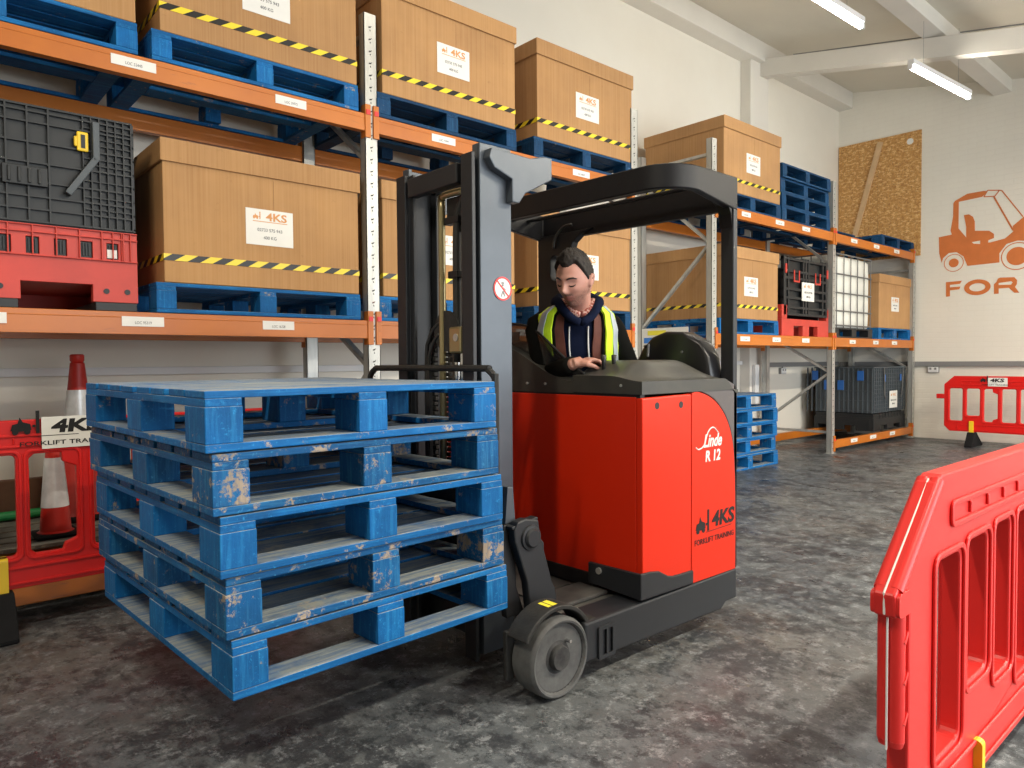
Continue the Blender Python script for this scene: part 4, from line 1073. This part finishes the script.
MB().prism([(2.84, .24), (3.02, .24), (3.02, 1.92), (2.60, 1.92), (2.68, 1.90), (2.74, 1.86), (2.765, 1.80), (2.775, 1.70)], XR-.055, XR-.006, 'YZ', [rrect(2.845, 2.915, 1.66, 1.80, .03)]).build('guard_post', 'guard_black', T, bevel=.006)
MB().tube([(2.87, 2.74, 1.955), (2.865, 2.80, 1.95), (2.86, 2.86, 1.90), (2.865, 2.88, 1.84)], .008, 8, 4).build('cable', 'hose_black', T, smooth='all')
# prohibition sign on the mast
ps = MB().cyl((1.845, 2.1425, 1.49), (1.845, 2.1405, 1.49), .046, 32).build('prohibition_sign', 'white_card', T)
m = MB(); o, h = fan(1.845, 1.49, .047, .040); m.prism(o, 2.1395, 2.1405, 'XZ', h); m.bar((1.815, 2.140, 1.52), (1.875, 2.140, 1.46), .003, .005); m.build('red_ring', 'red_pin', ps)
m = MB().box(1.838, 1.852, 2.1395, 2.1405, 1.508, 1.516).cyl((1.845, 2.1405, 1.503), (1.845, 2.139, 1.503), .005, 10)
m.bar((1.845, 2.140, 1.498), (1.845, 2.140, 1.478), .002, .009).bar((1.845, 2.140, 1.48), (1.836, 2.140, 1.458), .002, .005).bar((1.845, 2.140, 1.48), (1.856, 2.140, 1.460), .002, .005).bar((1.845, 2.140, 1.495), (1.860, 2.140, 1.485), .002, .004)
m.build('walking_figure', 'trunking_grey', ps)
MB().box(1.893, 1.903, 2.16, 2.18, 1.65, 1.70).build('switch_box', 'truck_black', T)

# ------------------------------------------------------------------ driver
def fold(name, builders, mat, parent, voxel, post=None):
    """merge closed shapes into one continuous skin"""
    bmesh.ops.recalc_face_normals(builders.b, faces=builders.b.faces[:])
    me = bpy.data.meshes.new(name); builders.b.to_mesh(me); builders.b.free()
    o = bpy.data.objects.new(name, me); C.objects.link(o)
    md = o.modifiers.new('r', 'REMESH'); md.mode = 'VOXEL'; md.voxel_size = voxel; md.use_smooth_shade = True
    sm_ = o.modifiers.new('s', 'SMOOTH'); sm_.factor = .5; sm_.iterations = 2
    dg = bpy.context.evaluated_depsgraph_get(); dg.update()
    m2 = bpy.data.meshes.new_from_object(o.evaluated_get(dg)); o.modifiers.clear(); o.data = m2; m2.name = name
    m2.materials.clear(); m2.materials.append(MATS[mat])
    for p in m2.polygons: p.use_smooth = True
    if post: post(m2)
    if parent: o.parent = parent
    return o
HC0 = Vector((2.318, 2.198, 1.565))
hf = Vector((-.95, -.24, -.36)).normalized(); hr = hf.cross(Vector((.10, -.05, 1))).normalized(); hu = hr.cross(hf)
def H2W(p): return HC0+hr*p[0]+hf*p[1]+hu*p[2]
ga = lambda d, s_: math.exp(-(d/s_)**2)
def head_pt(d):
    a, b, c = d
    rx, ry, rz = .076, .096, .120
    x, y, z = a*rx, b*ry, c*rz
    if c < 0:
        k = (-c)**1.4
        x *= 1-.34*k*(1 if b > -.3 else .4)
        if b < 0: y *= 1-.45*k
    if b < 0: x *= 1.04; y *= 1.03
    if b > 0:
        y *= 1-.10*ga(c, .9)*0
        y += .010*ga(z+.103, .020)*ga(x, .024)                 # chin
        y += .020*ga(x, .0095)*ga(z+.030, .016)                # nose tip
        y += .013*ga(x, .0085)*ga(z+.008, .026)                # nose ridge
        y += .006*ga(abs(x)-.012, .007)*ga(z+.037, .009)       # nostrils
        y -= .012*ga(abs(x)-.032, .015)*ga(z-.004, .012)       # eye sockets
        y += .006*ga(abs(x)-.031, .012)*ga(z-.001, .0065)      # lowered lids
        y += .007*ga(z-.030, .009)*ga(abs(x)-.024, .022)       # brow
        y += .005*ga(abs(x)-.045, .018)*ga(z+.025, .018)       # cheek bone
        y -= .005*ga(abs(x)-.046, .015)*ga(z+.062, .018)
        y += .0065*ga(x, .020)*ga(z+.058, .0045)*1 + .006*ga(x, .017)*ga(z+.070, .006)
        y -= .0055*ga(x, .024)*ga(z+.0638, .0026)
        y -= .004*ga(x, .02)*ga(z+.082, .006)
    return Vector((x, y, z))
def face_pt(x, z, out=.0015):
    c = z/.120
    for _ in range(4):
        kk = 1-.34*(max(0, -c))**1.4
        a = x/.076/kk; b = math.sqrt(max(.0001, 1-a*a-c*c))
    p = head_pt((a, b, c)); return H2W(p+Vector((0, out, 0)))
def sphere_grid(f, mb, nu=72, nv=48):
    g = []
    for i in range(1, nv):
        t = PI*i/nv; g.append([mb.b.verts.new(f((math.sin(t)*math.cos(2*PI*j/nu), math.sin(t)*math.sin(2*PI*j/nu), math.cos(t)))) for j in range(nu)])
    top = mb.b.verts.new(f((0, 0, 1))); bot = mb.b.verts.new(f((0, 0, -1)))
    for A, B in zip(g, g[1:]):
        for j in range(nu): mb.face([A[j], A[(j+1) % nu], B[(j+1) % nu], B[j]])
    for j in range(nu): mb.face([top, g[0][j], g[0][(j+1) % nu]]); mb.face([bot, g[-1][(j+1) % nu], g[-1][j]])
def ellipsoid(mb, c, ax, n=20):
    c = Vector(c); sphere_grid(lambda d: c+ax[0]*d[0]+ax[1]*d[1]+ax[2]*d[2], mb, n, n//2+2)
B = MB()
sphere_grid(lambda d: H2W(head_pt(d)), B, 120, 80)
for s_ in (-1, 1):
    ellipsoid(B, H2W((s_*.076, -.006, -.004)), (hr*.009+hf*-.006*1, hf*.018, hu*.031+hf*-.006))
    B.tube([H2W((s_*.078, .006, -.030)), H2W((s_*.084, .004, -.005)), H2W((s_*.087, -.006, .020)), H2W((s_*.088, -.020, .018)), H2W((s_*.086, -.024, .0)), H2W((s_*.080, -.012, -.028))], .0042, 8, 3)
neck0 = Vector((2.440, 2.292, 1.415)); V = Vector
B.tube([neck0, neck0.lerp(H2W((0, -.02, -.08)), .5), H2W((0, -.022, -.06))], [.068, .058, .056], 20)
tf = V((-.62, -.78, 0)).normalized(); trr = V((tf.y*-1*-1, 0, 0)); trr = tf.cross(V((0, 0, 1))).normalized()
SP = [(V((2.63, 2.46, .86)), .165, .120), (V((2.58, 2.42, .98)), .160, .118), (V((2.53, 2.38, 1.12)), .170, .120), (V((2.475, 2.345, 1.25)), .176, .120), (V((2.455, 2.325, 1.345)), .174, .106), (V((2.445, 2.310, 1.395)), .150, .088), (V((2.436, 2.296, 1.428)), .108, .074), (V((2.430, 2.286, 1.446)), .076, .062)]
def torso_pt(i, th, off):
    c, w_, d_ = SP[i]
    ct, st = math.cos(th), math.sin(th); e = .8
    return c+tf*(d_+off)*math.copysign(abs(ct)**e, ct)+trr*(w_+off)*math.copysign(abs(st)**e, st)+V((0, 0, off*.9 if i > 4 else 0))
def torso_solid(mb, off):
    rings = [[mb.b.verts.new(torso_pt(i, 2*PI*k/36, off)) for k in range(36)] for i in range(len(SP))]
    for A, Bq in zip(rings, rings[1:]):
        for k in range(36): mb.face([A[k], A[(k+1) % 36], Bq[(k+1) % 36], Bq[k]])
    mb.face(rings[0][::-1]); mb.face(rings[-1])
torso_solid(B, -.014)
shR, shL = V((2.335, 2.420, 1.365)), V((2.568, 2.232, 1.358))
elR, wrR = V((2.30, 2.36, 1.130)), V((2.262, 2.145, 1.190))
elL, wrL = V((2.745, 2.235, 1.135)), V((2.60, 2.33, 1.02))
B.tube([shR, shR.lerp(elR, .5), elR, elR.lerp(wrR, .4), wrR], [.055, .048, .040, .040, .026], 16)
B.tube([shL, shL.lerp(elL, .5), elL, elL.lerp(wrL, .4), wrL], [.055, .048, .040, .040, .026], 16)
# legs: seated, thighs forward, feet on the truck floor
for q in (-1, 1):
    hp = V((2.64, 2.46, .845))+V((0, q*.085, 0)); kn = V((2.355, 2.42+q*.10, .84)); an = V((2.40, 2.42+q*.09, .34))
    B.tube([hp, hp.lerp(kn, .5), kn, kn.lerp(an, .35), an], [.088, .078, .058, .052, .036], 16)
    B.tube([an+V((.03, 0, -.03)), an+V((-.04, 0, -.05)), an+V((-.10, 0, -.065))], [.036, .034, .026], 12)
def hand(mb, wr, d, up, side, thumb, curl=.9, spread=1):
    """palm with four unequal fingers and a thumb; d = direction of the palm, up = back of hand, side = towards the thumb"""
    d, up, side = d.normalized(), up.normalized(), side.normalized()
    pc = wr+d*.048
    ellipsoid(mb, pc, (d*.052, side*.042, up*.015)); ellipsoid(mb, wr+d*.03+side*.02-up*.006, (d*.036, side*.020, up*.015))
    mb.tube([wr-d*.01, wr+d*.03], [.025, .027], 12)
    for k, (o, L) in enumerate(((.031, .068), (.011, .076), (-.010, .071), (-.030, .056))):
        b0 = wr+d*.075+side*o+up*.004
        dd = (d+side*o*1.2*spread).normalized(); pts = [b0-dd*.02, b0]; a = .15+.1*k*0
        p = b0
        for fr, c_ in ((.45, .35), (.30, 1.1), (.25, 1.6)):
            ang = a+c_*curl*.8; p = p+(dd*math.cos(ang)-up*math.sin(ang))*L*fr; pts.append(p)
        mb.tube(pts, [.0105, .0100, .0092, .0084, .0070], 10)
    t0 = wr+d*.022+side*.028-up*.004
    mb.tube([t0, t0+(d*.6+side*.75-up*.15)*.030, t0+(d*.9+side*.55-up*.35)*.052, t0+(d*1.0+side*.25-up*.5)*.072], [.014, .0125, .0105, .008], 10)
hand(B, wrR, V((.78, -.42, .16)), V((-.16, -.05, 1)), V((-.42, -.80, -.05)), 1)
hand(B, wrL, V((-.5, .35, -.45)), V((-.3, -.3, .8)), V((-.5, -.6, 0)), 1, 1.3)
def post(me):
    st = me.attributes.new('stubble', 'FLOAT', 'POINT'); lp = me.attributes.new('lips', 'FLOAT', 'POINT')
    for i, v_ in enumerate(me.vertices):
        q = v_.co-HC0; x, y, z = q.dot(hr), q.dot(hf), q.dot(hu)
        if y > -.02 and abs(x) < .09 and -.16 < z < .02:
            jaw = sm((-.045-z)/.02)*sm((y+.02)/.05)
            side = sm((abs(x)-.048)/.012)*sm((-.02-z)/.03)
            mo = ga(z+.047, .008)*sm((.034-abs(x))/.01)*(y > .05)
            st.data[i].value = max(0, min(1, max(jaw*.75, side*.55, mo)))
            lp.data[i].value = max(0, min(1, ga(x, .022)*(ga(z+.058, .0045)+ga(z+.070, .006))*(1 if y > .06 else 0)))
P_ = fold('person', B, 'skin', None, .0048, post)
tag(P_, 'man in a yellow hi-vis vest and navy hood sitting at the truck controls, looking down', 'person')
# hair: cap that follows the skull, fuller on top, short at the sides
Hh = MB()
def hair(d):
    a, b, c = d; p = head_pt(d)
    line = .56 if b > .55 else (.56-(.55-b)*1.5 if b > .1 else -.115-(.1-b)*.42)
    if b < -.55: line = -.40
    if b > .1: line += .13*ga(abs(a)-.52, .20)*sm((b-.1)/.3)-.05*ga(a-.1, .25)*0+noise.noise(Vector((a*14, 3, c*2)))*.02
    k = sm((c-line)/.13)
    n_ = noise.noise(Vector(d)*9)*.004+noise.noise(Vector((a*34, b*7, c*34)))*.005
    h = -.006+k*(.010+.012*max(0, c)**2+.010*ga(b-.45, .35)*max(0, c)+n_)
    return H2W(p+Vector(d)*h+Vector((0, 0, k*.004*max(0, c))))
sphere_grid(hair, Hh, 120, 80)
Hh.build('hair', 'hair_brown', P_, smooth='all')
eb = MB()
for s_ in (-1, 1):
    eb.tube([face_pt(s_*.013, .0235, .001), face_pt(s_*.026, .029, .002), face_pt(s_*.040, .0285, .001), face_pt(s_*.051, .021, 0)], [.0030, .0042, .0038, .0015], 8, 1)
    o_ = eb
    eb.build('eyebrow', 'hair_brown', P_, smooth='all'); eb = MB()
    MB().tube([face_pt(s_*.019, -.004, .0006), face_pt(s_*.027, -.0078, .0008), face_pt(s_*.036, -.0078, .0008), face_pt(s_*.045, -.003, .0004)], [.0016, .0032, .0032, .0016], 8).build('eyelashes', 'hair_brown', P_, smooth='all')
    ellipsoid(eb, H2W(head_pt((s_*.42, .9, -.02))-Vector((0, .0175, 0))), (hr*.012, hf*.012, hu*.012)); eb.build('eyeball', 'ink_black', P_, smooth='all'); eb = MB()
eb.b.free()
MB().tube([face_pt(-.024, -.0645, .0002), face_pt(-.010, -.0632, .0006), face_pt(0, -.064, .0006), face_pt(.010, -.0632, .0006), face_pt(.024, -.0645, .0002)], .0011, 6).build('mouth_line', 'brown_timber', P_)
# clothes
def shell(name, mat, i0, i1, off, th0, th1=None, thick=.007, parent=P_, n=44, sub=4, both=True):
    """garment panel following the torso between angles th0(level) and 2pi-th0, or th0..th1"""
    m = MB(); lv = [i0+(i1-i0)*k/((i1-i0)*sub) for k in range((i1-i0)*sub+1)]
    def pt(l, th, o):
        i = min(int(l), len(SP)-2); f_ = l-i; return torso_pt(i, th, o).lerp(torso_pt(i+1, th, o), f_)
    O, I_ = [], []
    for l in lv:
        a = th0(l); b_ = (2*PI-a) if th1 is None else th1(l)
        wr_ = lambda t: .004*noise.noise(Vector((t*3, l*2, off*50)))
        O.append([m.b.verts.new(pt(l, a+(b_-a)*k/n, off+thick+wr_(a+(b_-a)*k/n))) for k in range(n+1)])
        I_.append([m.b.verts.new(pt(l, a+(b_-a)*k/n, off)) for k in range(n+1)])
    L_ = len(lv)
    for r_ in range(L_-1):
        for k in range(n):
            m.face([O[r_][k], O[r_][k+1], O[r_+1][k+1], O[r_+1][k]]); m.face([I_[r_][k+1], I_[r_][k], I_[r_+1][k], I_[r_+1][k+1]])
        for k in (0, n): m.face([O[r_][k], O[r_+1][k], I_[r_+1][k], I_[r_][k]])
    for r_ in (0, L_-1):
        for k in range(n): m.face([O[r_][k], I_[r_][k], I_[r_][k+1], O[r_][k+1]])
    return m.build(name, mat, parent, smooth=True)
hd = MB(); torso_solid(hd, -.002); hd.build('hooded_top', 'navy_fabric', P_, smooth='all')
shell('gilet', 'rust_fabric', 0, 6, .003, lambda l: .26+.05*max(0, l-3))
shell('jacket', 'black_fabric', 0, 6, .011, lambda l: .50+.05*max(0, l-3))
vest = shell('hi_vis_vest', 'hi_vis_yellow', 0, 6, .020, lambda l: .58+.03*max(0, l-3))
for q in (0, 1):
    f0 = (lambda l: .86) if not q else (lambda l: 2*PI-1.13); f1 = (lambda l: 1.13) if not q else (lambda l: 2*PI-.86)
    shell('reflective_band', 'reflective_grey', 0, 6, .0272, f0, f1, .003, vest, 8)
shell('reflective_band', 'reflective_grey', 1, 2, .0272, lambda l: .60, None, .003, vest, 40, 3)
for sh_, el, wr, nm in ((shR, elR, wrR, 'sleeve'), (shL, elL, wrL, 'sleeve')):
    ax = (sh_-neck0); ax.z = 0; ax.normalize()
    MB().tube([sh_-ax*.05+V((0, 0, .02)), sh_+ax*.012, sh_.lerp(el, .35)+ax*.012, sh_.lerp(el, .75)+ax*.01, el, el.lerp(wr, .45), wr.lerp(el, .08)], [.050, .070, .066, .059, .056, .050, .038], 20, 3).build(nm, 'black_fabric', P_, smooth='all')
tq = MB()
for q in (-1, 1):
    hp = V((2.64, 2.46, .845))+V((0, q*.085, 0)); kn = V((2.355, 2.42+q*.10, .84)); an = V((2.40, 2.42+q*.09, .34))
    tq.tube([hp+V((.06, 0, .01)), hp.lerp(kn, .5), kn+V((-.01, 0, 0)), kn.lerp(an, .35), an+V((0, 0, .03))], [.100, .090, .072, .066, .052], 16)
    MB().tube([an+V((.05, 0, -.045)), an+V((-.03, 0, -.052)), an+V((-.13, 0, -.068))], [.044, .046, .034], 12).build('boot', 'black_rubber', P_, smooth='all')
tq.build('trousers', 'navy_fabric', P_, smooth='all')
# hood rolled round the neck, shirt collar and cords
def loop(c, rw, rf, rbk, zf, zb, zs, n=28):
    o = []
    for k in range(n+1):
        t = 2*PI*k/n; ct, st = math.cos(t), math.sin(t)
        z = (zf*ct*ct if ct > 0 else zb*ct*ct)+zs*st*st
        o.append(c+tf*(rf if ct > 0 else rbk)*ct+trr*rw*st+V((0, 0, z)))
    return o
nk = V((2.418, 2.275, 1.462))
lp_ = loop(nk, .095, .095, .090, -.085, .045, .010); rr_ = [.030-.011*max(0, math.cos(2*PI*k/28))+.006*max(0, -math.cos(2*PI*k/28)) for k in range(29)]
MB().tube(lp_, rr_, 14).build('hood', 'navy_fabric', P_, smooth='all')
lp2 = loop(nk+V((-.004, -.006, .006)), .073, .070, .066, -.058, .018, .008)
MB().tube(lp2, .017, 12).build('patterned_collar', 'patterned_pink_cotton', P_, smooth='all')
for q in (-1, 1):
    a = [torso_pt(i, q*.17+ (0 if q > 0 else 2*PI), .006) for i in (4, 3, 2, 1)]
    MB().tube([a[0]+V((0, 0, .01))+tf*.012]+a, .0036, 8, 3).build('cord', 'cord_white', P_, smooth='all')

# ------------------------------------------------------------------ camera and light
cam = bpy.data.cameras.new('camera'); co = bpy.data.objects.new('camera', cam); C.objects.link(co); S.camera = co
yaw, pit, rol, F_, h_ = R(48.556), R(1.836), R(-.438), 710.0, 1.202
f = Vector((math.cos(yaw)*math.cos(pit), math.sin(yaw)*math.cos(pit), -math.sin(pit))); r = Vector((math.sin(yaw), -math.cos(yaw), 0)); u = r.cross(f)
r2, u2 = r*math.cos(rol)+u*math.sin(rol), -r*math.sin(rol)+u*math.cos(rol)
M = Matrix((r2, u2, -f)).transposed().to_4x4(); M.translation = (0, 0, h_)
co.matrix_world = M; cam.sensor_width = 36; cam.lens = F_*36/1024; cam.clip_start = .02
w = bpy.data.worlds.new('world'); S.world = w; w.use_nodes = True
bg = w.node_tree.nodes['Background']; bg.inputs[0].default_value = (.80, .90, 1.0, 1); bg.inputs[1].default_value = 1.0
def area(name, loc, rot, sx, sy, e, col):
    l = bpy.data.lights.new(name, 'AREA'); l.shape = 'RECTANGLE'; l.size, l.size_y = sx, sy; l.energy = e; l.color = col
    o = bpy.data.objects.new(name, l); C.objects.link(o); o.location = loc; o.rotation_euler = rot; return o
# daylight through the roller door opening in the right hand wall
area('door_daylight', (5.0, -4.6, 1.75), (PI/2, 0, 0), 9.0, 3.4, 470, (.92, .97, 1.0))
# unseen fill lamps added under the ceiling to lift walls and shaded faces
for x, y, e in ((-1.2, 1.4, 120), (3.4, 2.6, 40), (5.8, -1.2, 250), (8.8, -1.2, 290), (2.9, -1.2, 190)):
    area('added_ceiling_fill', (x, y, ceil_z(y)-.25), (0, 0, 0), 1.5, .12, e, (1, .90, .73))
S.view_settings.view_transform = 'Standard'; S.view_settings.look = 'None'; S.view_settings.gamma = 1
S.view_settings.exposure = 0.03; S.view_settings.use_curve_mapping = False
